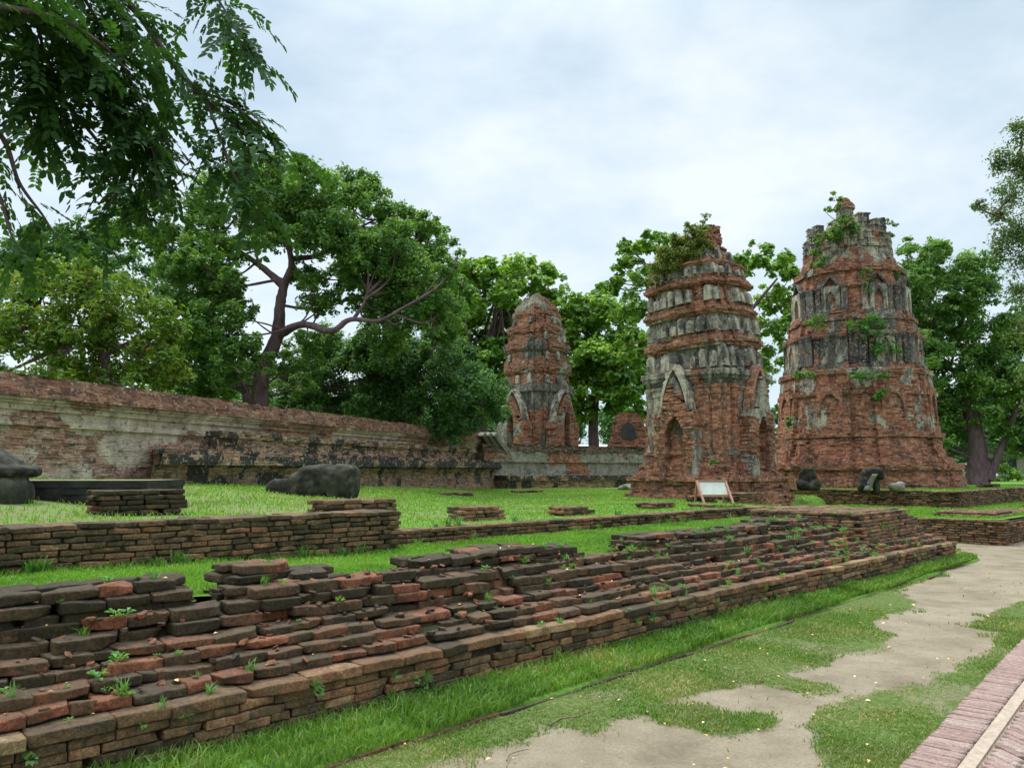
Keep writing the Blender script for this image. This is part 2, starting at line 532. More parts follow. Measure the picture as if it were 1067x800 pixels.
def mat_ruin(name, reds=((.10, .046, .032), (.28, .105, .058), (.41, .165, .09), (.47, .255, .165)), plaster=(.40, .37, .29), black=.75, dark=.35, course=None, voxel=.55):
    """ruined tower: brick where the plaster fell, grey-cream plaster, black mould streaks"""
    m, nt, b = new_mat(name)
    P = geo_pos(nt)
    rnd = attr(nt, 'rnd')
    br = ramp(nt, rnd, [(0, reds[0]), (.3, reds[1]), (.65, reds[2]), (1, reds[3])])
    # courses of brick, seen as fine level lines
    sn = nd(nt, 'ShaderNodeVectorMath', operation='SNAP')
    sn.inputs[1].default_value = (.24, .24, .06)
    jitr = nd(nt, 'ShaderNodeVectorMath', operation='ADD')
    nt.links.new(P, jitr.inputs[0])
    jitr.inputs[1].default_value = (.07, .05, .011)
    nt.links.new(jitr.outputs[0], sn.inputs[0])
    wh = nd(nt, 'ShaderNodeTexWhiteNoise')
    nt.links.new(sn.outputs[0], wh.inputs['Vector'])
    one = wh.outputs['Value']
    br = mix(nt, voxel, br, ramp(nt, one, [(0, reds[0]), (.25, reds[1]), (.7, reds[2]), (1, reds[3])]))
    fine = noise_(nt, P, 1.0, 3, .6, 0, (6, 6, 26.0))
    br = mix(nt, 1.0, br, ramp(nt, fine, [(.3, .62), (.5, 1.0), (.7, 1.3)]), 'MULTIPLY')
    br = mix(nt, 1.0, br, ramp(nt, noise_(nt, P, 9, 5, .75), [(.3, .6), (.5, 1.0), (.75, 1.35)]), 'MULTIPLY')
    if course:
        sp = nd(nt, 'ShaderNodeSeparateXYZ'); nt.links.new(P, sp.inputs[0])
        fr_ = math_(nt, 'FRACT', math_(nt, 'DIVIDE', sp.outputs['Z'], course))
        ln_ = ramp(nt, math_(nt, 'ABSOLUTE', math_(nt, 'SUBTRACT', fr_, .5)), [(.30, 0.0), (.44, 1.0)])
        lime = ramp(nt, noise_(nt, P, 2.6, 6, .7), [(.42, (.07, .052, .04)), (.58, (.42, .34, .25))])
        br = mix(nt, math_(nt, 'MULTIPLY', ln_, .75), br, lime)
    blot = noise_(nt, P, 1.3, 6, .65, .5)
    br = mix(nt, math_(nt, 'MULTIPLY', ramp(nt, blot, [(.5, 0.0), (.66, 1.0)]), dark), br, (.05, .042, .034))
    strk = noise_(nt, P, 1.0, 7, .7, .5, (2.3, 2.3, .7))
    br = mix(nt, math_(nt, 'MULTIPLY', ramp(nt, strk, [(.5, 0.0), (.62, 1.0)]), dark), br, (.045, .04, .034))
    pal = noise_(nt, P, 2.3, 6, .7)
    br = mix(nt, math_(nt, 'MULTIPLY', ramp(nt, pal, [(.56, 0.0), (.68, 1.0)]), .5), br, (.33, .27, .2))
    pl = mix(nt, ramp(nt, noise_(nt, P, 3.2, 6, .7), [(.35, 0.0), (.65, 1.0)]), plaster, (plaster[0] * .6, plaster[1] * .6, plaster[2] * .56))
    streak = noise_(nt, P, 1.0, 7, .7, .5, (2.6, 2.6, 1.1))
    oi = nd(nt, 'ShaderNodeObjectInfo').outputs['Random']
    streak = math_(nt, 'ADD', streak, math_(nt, 'MULTIPLY', math_(nt, 'SUBTRACT', oi, .5), .16))
    pl = mix(nt, math_(nt, 'MULTIPLY', ramp(nt, streak, [(.41, 0.0), (.56, 1.0)]), black), pl, (.035, .036, .036))
    edge = math_(nt, 'ADD', attr(nt, 'stucco'), math_(nt, 'MULTIPLY', math_(nt, 'SUBTRACT', noise_(nt, P, 6, 6, .7), .5), .9))
    pmask = ramp(nt, edge, [(.46, 0.0), (.52, 1.0)])
    c = mix(nt, pmask, br, pl)
    c = mix(nt, ramp(nt, noise_(nt, P, 8.5, 4, .8), [(.565, 0.0), (.62, .8)]), c, (.46, .385, .3))
    c = mix(nt, ramp(nt, noise_(nt, P, 5.2, 5, .8, .4), [(.55, 0.0), (.63, .8)]), c, (.035, .031, .027))
    ug = math_(nt, 'MULTIPLY', up_face(nt, .5, .9), ramp(nt, noise_(nt, P, 2.2, 4), [(.4, 0.0), (.6, .8)]))
    c = mix(nt, ug, c, (.075, .075, .04))
    nt.links.new(c, b.inputs['Base Color'])
    bump(nt, b, math_(nt, 'ADD', math_(nt, 'ADD', noise_(nt, P, 14, 6, .7), math_(nt, 'MULTIPLY', fine, 1.2)), math_(nt, 'MULTIPLY', pmask, .7)), .65, .05)
    return m
M_TOWER = mat_ruin('ruined_tower_brick', plaster=(.48, .44, .345), black=.8, dark=.45, voxel=.75)
M_CHEDI = mat_ruin('ruined_stupa_brick', plaster=(.58, .52, .40), black=.85, dark=.5, voxel=.75)
M_PLASTER = mat_ruin('weathered_plaster', plaster=(.54, .485, .375), black=.88)
M_BLACKP = mat_ruin('black_crusted_plaster', plaster=(.16, .155, .14), black=.97)
M_WALL = mat_ruin('boundary_wall_brick', reds=((.10, .062, .044), (.28, .14, .085), (.42, .23, .145), (.5, .35, .235)), plaster=(.64, .52, .385), black=.3, dark=.3, course=.0605, voxel=.8)
M_LEDGE = mat_ruin('boundary_plinth_brick', reds=((.085, .056, .038), (.25, .14, .08), (.42, .25, .14), (.5, .35, .21)), plaster=(.07, .056, .04), black=.6, dark=.35, course=.0575, voxel=.8)
M_CAP = mat_ruin('wall_coping_brick', reds=((.085, .046, .032), (.22, .098, .06), (.34, .165, .10), (.4, .24, .155)), black=.7, dark=.5, voxel=.8)

def mat_stone():
    m, nt, b = new_mat('blackened_stone')
    P = objco(nt)
    c = ramp(nt, noise_(nt, P, 4.5, 6, .65, .4), [(.3, (.011, .011, .008)), (.5, (.027, .025, .018)), (.64, (.075, .066, .045)), (.78, (.19, .17, .115))])
    c = mix(nt, math_(nt, 'MULTIPLY', ramp(nt, noise_(nt, P, 2.2, 4), [(.5, 0.0), (.65, 1.0)]), .5), c, (.05, .055, .03))
    nt.links.new(c, b.inputs['Base Color'])
    bump(nt, b, noise_(nt, P, 22, 7, .7), .6, .03)
    return m
M_STONE = mat_stone()
def mat_palestone():
    m, nt, b = new_mat('pale_stone')
    P = objco(nt)
    c = ramp(nt, noise_(nt, P, 3.0, 6, .65, .4), [(.3, (.07, .066, .055)), (.5, (.22, .2, .16)), (.7, (.36, .33, .26))])
    nt.links.new(c, b.inputs['Base Color'])
    bump(nt, b, noise_(nt, P, 20, 7, .7), .5, .02)
    return m
M_PALESTONE = mat_palestone()

def mat_plain(name, col, rough=.8, var=.3, scale=12):
    m, nt, b = new_mat(name)
    P = objco(nt)
    c = mix(nt, 1.0, col, ramp(nt, noise_(nt, P, scale, 5, .65), [(.3, 1 - var), (.7, 1 + var)]), 'MULTIPLY')
    nt.links.new(c, b.inputs['Base Color'])
    b.inputs['Roughness'].default_value = rough
    return m

def mat_leaf(name, stops, trans=.35, rough=.5):
    m = bpy.data.materials.new(name)
    m.use_nodes = True
    nt = m.node_tree
    b = nt.nodes['Principled BSDF']
    b.inputs['Roughness'].default_value = rough
    b.inputs['Specular IOR Level'].default_value = 0.4
    c = ramp(nt, attr(nt, 'rnd'), stops)
    nt.links.new(c, b.inputs['Base Color'])
    t = nd(nt, 'ShaderNodeBsdfTranslucent')
    c2 = mix(nt, 1.0, c, (1.5, 1.5, .6), 'MULTIPLY')
    nt.links.new(c2, t.inputs['Color'])
    ms = nd(nt, 'ShaderNodeMixShader')
    ms.inputs[0].default_value = trans
    nt.links.new(b.outputs[0], ms.inputs[1])
    nt.links.new(t.outputs[0], ms.inputs[2])
    nt.links.new(ms.outputs[0], nt.nodes['Material Output'].inputs['Surface'])
    return m
M_LEAF_A = mat_leaf('raintree_leaf', [(0, (0.064, 0.131, 0.036)), (.5, (0.114, 0.233, 0.053)), (.85, (0.195, 0.335, 0.069)), (1, (0.298, 0.392, 0.103))])
M_LEAF_B = mat_leaf('yellowing_leaf', [(0, (.07, .13, .022)), (.5, (.13, .225, .03)), (.82, (.2, .29, .04)), (1, (.36, .31, .055))])
M_LEAF_C = mat_leaf('bluish_leaf', [(0, (0.053, 0.121, 0.045)), (.6, (0.100, 0.215, 0.070)), (1, (0.177, 0.301, 0.085))])
M_LEAF_D = mat_leaf('broad_glossy_leaf', [(0, (0.066, 0.148, 0.027)), (.5, (0.140, 0.272, 0.041)), (.85, (0.261, 0.412, 0.077)), (1, (0.373, 0.512, 0.138))], .35, .4)
M_LEAF_H = mat_leaf('sparse_olive_leaf', [(0, (.06, .10, .03)), (.5, (.10, .175, .05)), (.9, (.15, .23, .065)), (1, (.24, .27, .09))])
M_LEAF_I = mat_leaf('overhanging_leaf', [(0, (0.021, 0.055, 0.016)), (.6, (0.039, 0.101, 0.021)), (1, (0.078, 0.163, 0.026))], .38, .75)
M_WEED = mat_leaf('weed_leaf', [(0, (0.052, 0.143, 0.026)), (.6, (0.098, 0.260, 0.046)), (1, (0.208, 0.338, 0.065))])
M_GRASS = mat_leaf('grass_blade', [(0, (0.070, 0.143, 0.020)), (.55, (0.123, 0.247, 0.026)), (.9, (0.189, 0.298, 0.042)), (1, (0.378, 0.287, 0.134))], .3, .6)
M_LAWNBLADE = mat_leaf('lawn_grass_blade', [(0, (.085, .185, .02)), (.55, (.15, .31, .03)), (.9, (.21, .36, .045)), (1, (.34, .32, .12))], .3, .6)
M_TUFT = mat_leaf('dull_grass_blade', [(0, (0.115, 0.146, 0.047)), (.5, (0.197, 0.250, 0.067)), (.85, (0.300, 0.310, 0.097)), (1, (0.645, 0.431, 0.288))], .3, .6)
M_FALLEN = mat_leaf('fallen_leaf', [(0, (0.460, 0.224, 0.120)), (.5, (0.966, 0.586, 0.144)), (1, (1.151, 0.741, 0.481))], .1)

def mat_bark():
    m, nt, b = new_mat('tree_bark')
    P = geo_pos(nt)
    c = ramp(nt, noise_(nt, P, 3, 6, .7, .5, (2, 2, .5)), [(.3, (0.070, 0.042, 0.046)), (.7, (0.241, 0.146, 0.164))])
    nt.links.new(c, b.inputs['Base Color'])
    bump(nt, b, noise_(nt, P, 9, 6, .7, 0, (2, 2, .4)), .8, .05)
    return m
M_BARK = mat_bark()
# ------------------------------------------------------------------ ground, path and lawns
GZ = -0.07                                  # level of the trodden path
def poly_world(pix, z=GZ):
    return np.array([tuple(at_z(px, py, z))[:2] for px, py in pix])
DIRT = poly_world([(330, 835), (440, 798), (500, 782), (560, 768), (620, 755), (672, 745), (705, 726), (730, 718), (790, 712), (850, 722), (862, 714),
                   (815, 703), (856, 694), (872, 684), (916, 676), (928, 664), (904, 648), (956, 634), (936, 614), (968, 602), (1000, 587), (1012, 578),
                   (985, 566), (1040, 567), (1067, 561), (1190, 548), (1190, 600), (1067, 627), (1040, 637), (1008, 653), (1044, 659), (1024, 684), (984, 706),
                   (904, 721), (872, 740), (846, 757), (868, 792), (885, 835)])
ISLAND = poly_world([(668, 738), (720, 731), (800, 744), (796, 759), (740, 764), (690, 757)])
def inside(P, poly):
    x, y = P[:, 0], P[:, 1]
    r = np.zeros(len(P), bool)
    j = len(poly) - 1
    for i in range(len(poly)):
        xi, yi = poly[i]; xj, yj = poly[j]
        c = ((yi > y) != (yj > y)) & (x < (xj - xi) * (y - yi) / (yj - yi + 1e-12) + xi)
        r ^= c
        j = i
    return r
def grass_cover(P):
    """1 where turf grows, 0 on the bare path; ragged edges"""
    q = np.concatenate([P[:, :2], np.zeros((len(P), 1))], 1)
    acc = 0
    for k in range(3):
        amp = (0.12, 0.22, 0.36)[k]
        j = np.stack([fbm(q * 3.6, 5, 40 + k), fbm(q * 3.6 + 9, 5, 60 + k)], 1) - 0.5
        pp = P[:, :2] + j * amp * 2
        d = inside(pp, DIRT) & ~inside(pp, ISLAND)
        acc = acc + (~d).astype(float)
    g = acc / 3
    thin = fbm(q * 2.6, 5, 77)
    return np.clip(g - smooth(.57, .72, thin) * .45 + 0.03, 0, 1)

def mat_ground():
    m, nt, b = new_mat('trodden_earth_and_turf')
    P = geo_pos(nt)
    dirt = ramp(nt, noise_(nt, P, 1.3, 7, .68), [(.3, (.155, .125, .085)), (.5, (.24, .196, .135)), (.7, (.30, .252, .18))])
    dirt = mix(nt, 1.0, dirt, ramp(nt, noise_(nt, P, 55, 5, .75), [(.3, .72), (.7, 1.2)]), 'MULTIPLY')
    dirt = mix(nt, math_(nt, 'MULTIPLY', ramp(nt, noise_(nt, P, 9, 6, .75), [(.56, 0.0), (.68, 1.0)]), .4), dirt, (.12, .10, .07))
    turf = ramp(nt, noise_(nt, P, 24, 6, .7), [(.3, (.045, .07, .016)), (.5, (.085, .125, .03)), (.7, (.2, .18, .09))])
    e_ = math_(nt, 'ADD', attr(nt, 'grass'), math_(nt, 'MULTIPLY', math_(nt, 'SUBTRACT', noise_(nt, P, 17, 6, .75), .5), .9))
    c = mix(nt, ramp(nt, e_, [(.25, 0.0), (.8, 1.0)]), dirt, turf)
    nt.links.new(c, b.inputs['Base Color'])
    b.inputs['Roughness'].default_value = 1.0
    b.inputs['Specular IOR Level'].default_value = 0.1
    bump(nt, b, math_(nt, 'ADD', noise_(nt, P, 40, 6, .75), math_(nt, 'MULTIPLY', noise_(nt, P, 6, 5), 2.0)), .5, .02)
    return m
M_GROUND = mat_ground()
def mat_lawn():
    m, nt, b = new_mat('mown_lawn_soil')
    P = geo_pos(nt)
    c = ramp(nt, noise_(nt, P, 16, 6, .7), [(.3, (.065, .13, .018)), (.55, (.13, .26, .03)), (.8, (.2, .3, .06))])
    dry = math_(nt, 'MULTIPLY', attr(nt, 'dry'), ramp(nt, noise_(nt, P, 1.7, 6, .7), [(.38, 0.0), (.6, 1.0)]))
    c = mix(nt, dry, c, (.21, .17, .10))
    nt.links.new(c, b.inputs['Base Color'])
    b.inputs['Roughness'].default_value = 1.0
    bump(nt, b, noise_(nt, P, 60, 5, .7), .8, .03)
    return m
M_LAWN = mat_lawn()

def spaced(lo, hi, step, far, grow=1.35):
    a = list(np.arange(lo, hi + 1e-6, step))
    s, x = step, hi
    while x < far:
        s *= grow; x += s; a.append(x)
    s, x = step, lo
    while x > -far:
        s *= grow; x -= s; a.insert(0, x)
    return np.array(a)
gx, gy = spaced(-3.5, 15.5, .09, 900), spaced(2.2, 22, .09, 900)
GX, GY = np.meshgrid(gx, gy, indexing='ij')
gp = np.stack([GX.ravel(), GY.ravel()], 1)
gq = np.concatenate([gp, np.zeros((len(gp), 1))], 1)
gc = grass_cover(gp)
gz = GZ + (fbm(gq * .8, 3, 3) - .5) * .06 + (fbm(gq * 6, 3, 4) - .5) * .012 + gc * .012
gfar = np.hypot(gp[:, 0], gp[:, 1])
gz = np.where(gfar > 40, GZ, gz)
ground = mesh_np('ground', np.stack([gp[:, 0], gp[:, 1], gz], 1), grid_faces(len(gx), len(gy)), {'grass': gc}, M_GROUND)
tag(ground, kind='structure')

# raised strip of turf along the foot of the terrace, held by a dark edging
def edge_d(s): return -0.60 + 0.028 * s
bs = np.linspace(-5, 14.4, 200)
rows = []
for s in bs:
    w = 0.03 * math.sin(s * 2.1) + 0.02 * math.sin(s * 5.3)
    for d, z in ((edge_d(s) + w - .02, GZ - .05), (edge_d(s) + w, -.035), (edge_d(s) * .6 + w * .5, -.008), (-.1, .004), (.06, .004)):
        rows.append(tuple(T(s, d, z)))
bed = mesh_np('turf_strip', np.array(rows), grid_faces(len(bs), 5)[:, ::-1], {'dry': np.zeros(len(rows))}, M_LAWN)
tag(bed, kind='structure')
bk = Bricks()
s = -4.2
while s < 13.9:
    L = random.uniform(.55, .95)
    sm = s + L / 2
    p = T(sm, edge_d(sm) - .035 + .03 * math.sin(sm * 2.1) + .02 * math.sin(sm * 5.3), GZ - .004)
    if random.random() < .8: bk.add(p, (L - .006, .04, .06), TYAW + random.uniform(-.02, .02) + .028, (random.uniform(-.02, .02), random.uniform(-.1, .1)), random.uniform(0, .6))
    s += L
kerb = bk.build('kerb', M_STEP, None, True, .004, .01, .3, 3)
tag(kerb, kind='structure')

# lawns on the terraces
def lawn(name, ss, dd, zf, dryf=None):
    S, D = np.meshgrid(ss, dd, indexing='ij')
    P = np.array([tuple(T(a, b)) for a, b in zip(S.ravel(), D.ravel())])
    P[:, 2] = zf(S.ravel(), D.ravel(), P)
    dry = dryf(S.ravel(), D.ravel(), P) if dryf else np.zeros(len(P))
    o = mesh_np(name, P, grid_faces(len(ss), len(dd)), {'dry': dry}, M_LAWN)
    return tag(o, kind='structure')
def z_strip(s, d, P):
    return .635 + .028 * np.clip(2.5 - s, 0, 12) + (fbm(P * [1.5, 1.5, 0], 3, 5) - .5) * .05
def z_upper(s, d, P):
    X = P[:, 0]
    base = .80 + .085 * np.clip(-X - 1, 0, 8.5)
    left = smooth(3.2, 1.6, s) * smooth(7.5, 4.0, d) * np.clip(1.10 - base, 0, 1)
    z = base + left + (fbm(P * [.9, .9, 0], 3, 6) - .5) * .06
    drop = smooth(15.2, 16.6, s) * smooth(7.0, 6.0, d)
    return z * (1 - drop) + (GZ - .2) * drop
strip_lawn = lawn('lawn', np.linspace(-9, 13.3, 120), np.linspace(1.2, 4.0, 20), z_strip)
def dry_upper(s, d, P):
    worn = smooth(.55, .66, fbm(P * [.55, .55, 0], 4, 71))
    return np.clip(.75 * smooth(-1.5, -4.0, P[:, 0]) * smooth(26, 12, P[:, 1]) + .55 * worn, 0, .9)
upper_lawn = lawn('lawn', np.concatenate([np.linspace(-14, 26, 140), np.linspace(27, 95, 40)]), np.concatenate([np.linspace(3.9, 22, 70), np.linspace(23, 90, 40)]), z_upper, dry_upper)
def z_second(s, d, P):
    return .50 + (fbm(P * [1.2, 1.2, 0], 3, 8) - .5) * .05
second_lawn = lawn('lawn', np.linspace(18.35, 48, 70), np.linspace(.35, 8, 30), z_second)

# ------------------------------------------------------------------ brick terrace in the foreground
terrace = empty('brick_terrace', TO, TYAW, 'long low ruined brick terrace with a worn stepped top, beside the dirt path', 'terrace')
rr = random.Random(4)
def wob(s, seed=0.0): return .018 * math.sin(s * 1.3 + seed) + .012 * math.sin(s * 3.7 + seed * 2.1)
S_END = 13.72
# riser: upright face of six or seven courses, coping bricks on top
bk = Bricks()
for c in range(6):
    z = -.055 + c * .0575
    s = -6 + rr.uniform(-.2, 0)
    top = c == 5
    while s < S_END - .02:
        L = rr.choice([.16, .24, .26, .28, .30, .32]) if not top else rr.uniform(.24, .46)
        L = min(L, S_END - s)
        if L < .07: break
        zs = z + .0065 * (s / 3.0) * (c / 5.0)
        d0 = wob(s) * .7 + rr.uniform(-.008, .008) + (.004 if not top else -.014)
        hh = .054 if not top else .066
        dep = .16 if not top else .30
        if rr.random() > .015:
            bk.add((s + L / 2, d0 + dep / 2, zs + hh / 2), (L - .006, dep, hh + .002), rr.uniform(-.018, .018), (rr.uniform(-.015, .015), rr.uniform(-.03, .03)),
                   min(1, max(0, rr.gauss(.42, .24))) if not top else min(1, max(0, rr.gauss(.5, .28))))
        s += L
# end face of the terrace, round the corner
for c in range(6):
    z = -.055 + c * .0595
    d = .17 if c % 2 else .02
    while d < 3.9:
        L = rr.uniform(.2, .32)
        bk.add((S_END - .07 + rr.uniform(-.01, .01), d + L / 2, z + .028), (.15, L - .01, .055), rr.uniform(-.02, .02), (0, 0), rr.gauss(.4, .2))
        d += L
riser = bk.build('riser', M_RISER, terrace, True, .007, .005, .3, 21)

def top_h(s):
    """height of the worn top along the terrace"""
    return .70 + .05 * math.sin(s * .9 + 1) + .03 * math.sin(s * 2.3)
# stepped courses rising back from the riser
bk = Bricks()
STEP_Z = [.368, .428, .488, .548, .628, .705, .78]
STEP_D = [.14, .28, .41, .54, .62, .70, .79]
for k in range(7):
    s = -6 + rr.uniform(-.2, 0)
    while s < 13.5:
        L = rr.choice([.12, .2, .25, .28, .31, .34]) * rr.uniform(.9, 1.1)
        worn = vnoise(np.array([[s * .55, k * .6, 3.1]]), 5)[0]
        if s > 10.3 and k > 1 and s < 12.95:
            s += L; continue
        zt = STEP_Z[k] + .007 * (s / 3.0)
        gone = (worn > (.82 if k < 4 else .72) and k >= 2) or rr.random() < (.02 if k < 4 else .08)
        if k >= 5 and zt > top_h(s) + .045: gone = True
        back = rr.uniform(.08, .13) if gone else 0
        if not (gone and k == 6):
            dd = back + STEP_D[k] + wob(s, k * 1.7) * 1.5 + rr.uniform(-.016, .016) * (1 if k < 4 else 2)
            hh = rr.uniform(.060, .068) if k < 4 else rr.uniform(.072, .084)
            big = k >= 3 and s < 2.0
            if big:
                L *= 1.15
            dep = .26
            red = rr.random()
            tone = rr.uniform(.58, .9) if red < (.30 if k < 4 else .13) else rr.uniform(.1, .55)
            bk.add((s + L / 2, dd + dep / 2, zt - hh / 2 + rr.uniform(-.004, .004) - back * .12), (L + .003, dep, hh), rr.uniform(-.025, .025), (rr.uniform(-.02, .02), rr.uniform(-.04, .03)), tone)
        s += L
for _ in range(900):                                    # crumbled bits of brick lying on the treads
    k = rr.randrange(7); s = rr.uniform(-1.8, 13.2)
    if 10.2 < s < 13 and k > 1: continue
    w = rr.uniform(.012, .045)
    bk.add((s, STEP_D[k] + rr.uniform(.0, .12) + .02, STEP_Z[k] + .007 * s / 3 + w * .18), (w * rr.uniform(1, 1.8), w, w * .7), rr.random() * 3, (rr.uniform(-.3, .3), rr.uniform(-.3, .3)), rr.random())
steps = bk.build('stepped_courses', M_STEP, terrace, True, .011, .006, .45, 22)
# broken stacks standing up along the back of the steps
STACKS = [(-3.2, -0.32, 0.85, 1.25, 0.89), (0.02, 0.52, 0.88, 1.3, 0.93), (0.5, 1.0, 0.9, 1.25, 0.85), (1.75, 2.3, 0.92, 1.35, 0.84), (2.45, 3.35, 0.9, 1.4, 0.87), (3.3, 4.1, 0.95, 1.35, 0.83), (5.1, 5.95, 0.95, 1.4, 0.86), (6.2, 7.3, 0.9, 1.5, 0.83), (7.5, 8.4, 1.0, 1.5, 0.85), (8.7, 9.7, 0.95, 1.6, 0.88)]
for i, (s0, s1, d0, d1, zt) in enumerate(STACKS):
    bk = Bricks()
    z = .60 + .007 * s0 / 3
    n = max(2, int(round((zt - z) / .07)))
    hh = (zt - z) / n
    for c in range(n):
        ins = c * .015
        d = d0 + ins + rr.uniform(-.03, .03)
        while d < d1 - .05:
            w = rr.uniform(.17, .24)
            s = s0 + ins * rr.uniform(0, 3) + rr.uniform(-.06, .06)
            while s < s1 - .03 - ins * rr.uniform(0, 3):
                L = rr.choice([.22, .28, .33, .38])
                bk.add((s + L / 2, d + w / 2, z + c * hh + hh / 2), (L - .006, w - .005, hh - .001), rr.uniform(-.07, .07), (rr.uniform(-.04, .04), rr.uniform(-.05, .05)),
                       rr.uniform(.72, .98) if rr.random() < .15 else rr.uniform(0, .6))
                s += L
            d += w
    bk.build('broken_stack', M_STACK, terrace, True, .013, .010, .5, 30 + i)
# sound block of courses near the far end
bk = Bricks()
for c in range(11):
    z = .335 + c * .0545
    ins = c * .018
    s = 10.38 + ins * 1.1 + (c % 2) * .1
    send = 13.3 - (c * .055 if c > 3 else c * .02) - rr.uniform(0, .08)
    while s < send:
        L = rr.choice([.24, .28, .3, .34])
        bk.add((s + L / 2, .36 + ins + rr.uniform(-.012, .012) + .1, z + .026), (L - .01, .2, .051), rr.uniform(-.02, .02), (0, rr.uniform(-.02, .02)), rr.uniform(.75, .95) if rr.random() < .2 else min(1, max(0, rr.gauss(.4, .2))))
        s += L
    d = .46 + ins
    while d < 2.3:                                      # left cheek
        L = rr.uniform(.22, .32)
        bk.add((10.38 + ins * 1.1 + rr.uniform(-.02, .02) + .08, d + L / 2, z + .026), (.18, L - .01, .051), rr.uniform(-.03, .03), (0, 0), min(1, max(0, rr.gauss(.35, .22))))
        d += L
    d = .46 + ins
    while d < 2.3:
        L = rr.uniform(.22, .32)
        bk.add((send + rr.uniform(-.06, .02), d + L / 2, z + .026), (.2, L - .01, .051), rr.uniform(-.05, .05), (0, 0), min(1, max(0, rr.gauss(.35, .22))))
        d += L
for d in np.arange(.66, 2.4, .19):                      # top paving of the block
    s = 10.62
    while s < 12.75:
        L = rr.uniform(.24, .36)
        bk.add((s + L / 2, d + .09, .925 + rr.uniform(-.008, .006)), (L - .008, .18, .05), rr.uniform(-.02, .02), (0, 0), min(1, max(0, rr.gauss(.5, .2))))
        s += L
bk.build('corner_block', M_PALE, terrace, True, .008, .008, .3, 50)
# core of mortar and earth under the bricks
prof = [(.075, -.15), (.075, .26), (.16, .30), (.17, .35), (.30, .36), (.31, .41), (.43, .42), (.44, .47), (.56, .49), (.70, .53), (.79, .585), (.87, .65), (1.15, .69), (1.32, .61), (3.75, .60), (3.75, -.15)]
ss = np.linspace(-6, 13.66, 260)
cv = []
for s in ss:
    for (d, z) in prof:
        j = .035 * (fbm(np.array([[s * 2.5, d * 3, z * 3]]), 3, 8)[0] - .5) if 0 < z < .64 and d > .1 else 0
        rise = .007 * s / 3 if z > .2 else 0
        rise += .028 * max(0, 2.5 - s) * (1 if d > 2 and z > 0 else 0)
        cv.append((s, d + j * .6 + (.05 if .12 < d < 1.0 else 0), z + j + rise - (.03 if .3 < z < .72 else 0) - (.05 if d > 2 and z > 0 else 0)))
core = mesh_np('core', np.array(cv), grid_faces(len(ss), len(prof))[:, ::-1], {'rnd': np.full(len(cv), .3)}, M_CORE, terrace)
bm = bmesh.new()
for s_ in (13.655,):
    vsx = [bm.verts.new((s_, d, z - .02)) for d, z in prof]
    bm.faces.new(vsx)
bm_obj('core', bm, M_CORE, terrace)
bm = bmesh.new()
bmesh.ops.create_cube(bm, size=1, matrix=Matrix.Translation((11.65, 1.45, .57)) @ Matrix.Diagonal((2.1, 1.7, .66, 1)))
bm_obj('core', bm, M_CORE, terrace)

# ------------------------------------------------------------------ brick walls of the second step
def brick_run(bk, p0, p1, zf0, courses, ch, dep=.16, tone=(.42, .2), drop=None, lens=(.2, .26, .28, .31), rise=0.0, seed=0, capdep=None, face=0.0):
    """straight run of courses from p0 to p1 (plan x,y); face looks to the right of the direction"""
    r_ = random.Random(seed)
    p0, p1 = Vector((p0[0], p0[1], 0)), Vector((p1[0], p1[1], 0))
    dv = p1 - p0; Ltot = dv.length; dv.normalize()
    nv = Vector((-dv.y, dv.x, 0))
    yaw = math.atan2(dv.y, dv.x)
    for c in range(courses):
        s = r_.uniform(-.1, 0) if c % 2 else 0
        while s < Ltot - .03:
            L = min(r_.choice(lens), Ltot - s)
            if L < .06: break
            f = (s + L / 2) / Ltot
            if drop is None or c * ch < drop(s + L / 2):
                top = c == courses - 1
                dp = capdep if (top and capdep) else dep
                q = p0 + dv * (s + L / 2) + nv * (dp / 2 + r_.uniform(-.009, .009) + .02 * math.sin(s * 1.1 + seed) - (.012 if top else 0) + c * face)
                bk.add((q.x, q.y, zf0 + rise * f + c * ch + ch / 2), (L - .011, dp, ch - .006), yaw + r_.uniform(-.02, .02), (r_.uniform(-.015, .015), r_.uniform(-.03, .03)),
                       min(1, max(0, r_.gauss(*tone))))
            s += L
def fill_box(name, pts, z0, z1, mat, parent):
    bm = bmesh.new()
    lo = [bm.verts.new((p[0], p[1], z0)) for p in pts]
    hi = [bm.verts.new((p[0], p[1], z1)) for p in pts]
    n = len(pts)
    bm.faces.new(hi)
    for i in range(n):
        bm.faces.new([lo[i], lo[(i + 1) % n], hi[(i + 1) % n], hi[i]])
    bmesh.ops.recalc_face_normals(bm, faces=bm.faces)
    return bm_obj(name, bm, mat, parent)

bk = Bricks()
brick_run(bk, (-9.5, 3.42), (3.40, 3.42), .62, 9, .0585, .16, (.42, .22), seed=3, rise=0.0, capdep=.5)
brick_run(bk, (3.40, 3.43), (3.40, 4.3), .56, 10, .0575, .16, (.4, .2), seed=4)
tall = bk.build('brick_wall', M_PALE, None, True, .008, .007, .3, 60)
tall.location = TO; tall.rotation_euler = (0, 0, TYAW)
tag(tall, 'taller brick retaining wall on the left, under the dark statue fragments and the grass mound', 'wall')
fill_box('core', [(-9.5, 3.47), (3.34, 3.47), (3.34, 4.2), (-9.5, 4.2)], .3, 1.10, M_CORE, tall)
bk = Bricks()
brick_run(bk, (3.42, 3.67), (13.5, 3.67), .585, 5, .057, .16, (.42, .22), seed=5, capdep=.3, drop=lambda s: .3 + .02 * math.sin(s * 1.7))
brick_run(bk, (13.5, 3.67), (13.5, 5.6), .585, 5, .057, .16, (.4, .2), seed=6)
loww = bk.build('brick_wall', M_PALE, None, True, .008, .007, .3, 61)
loww.location = TO; loww.rotation_euler = (0, 0, TYAW)
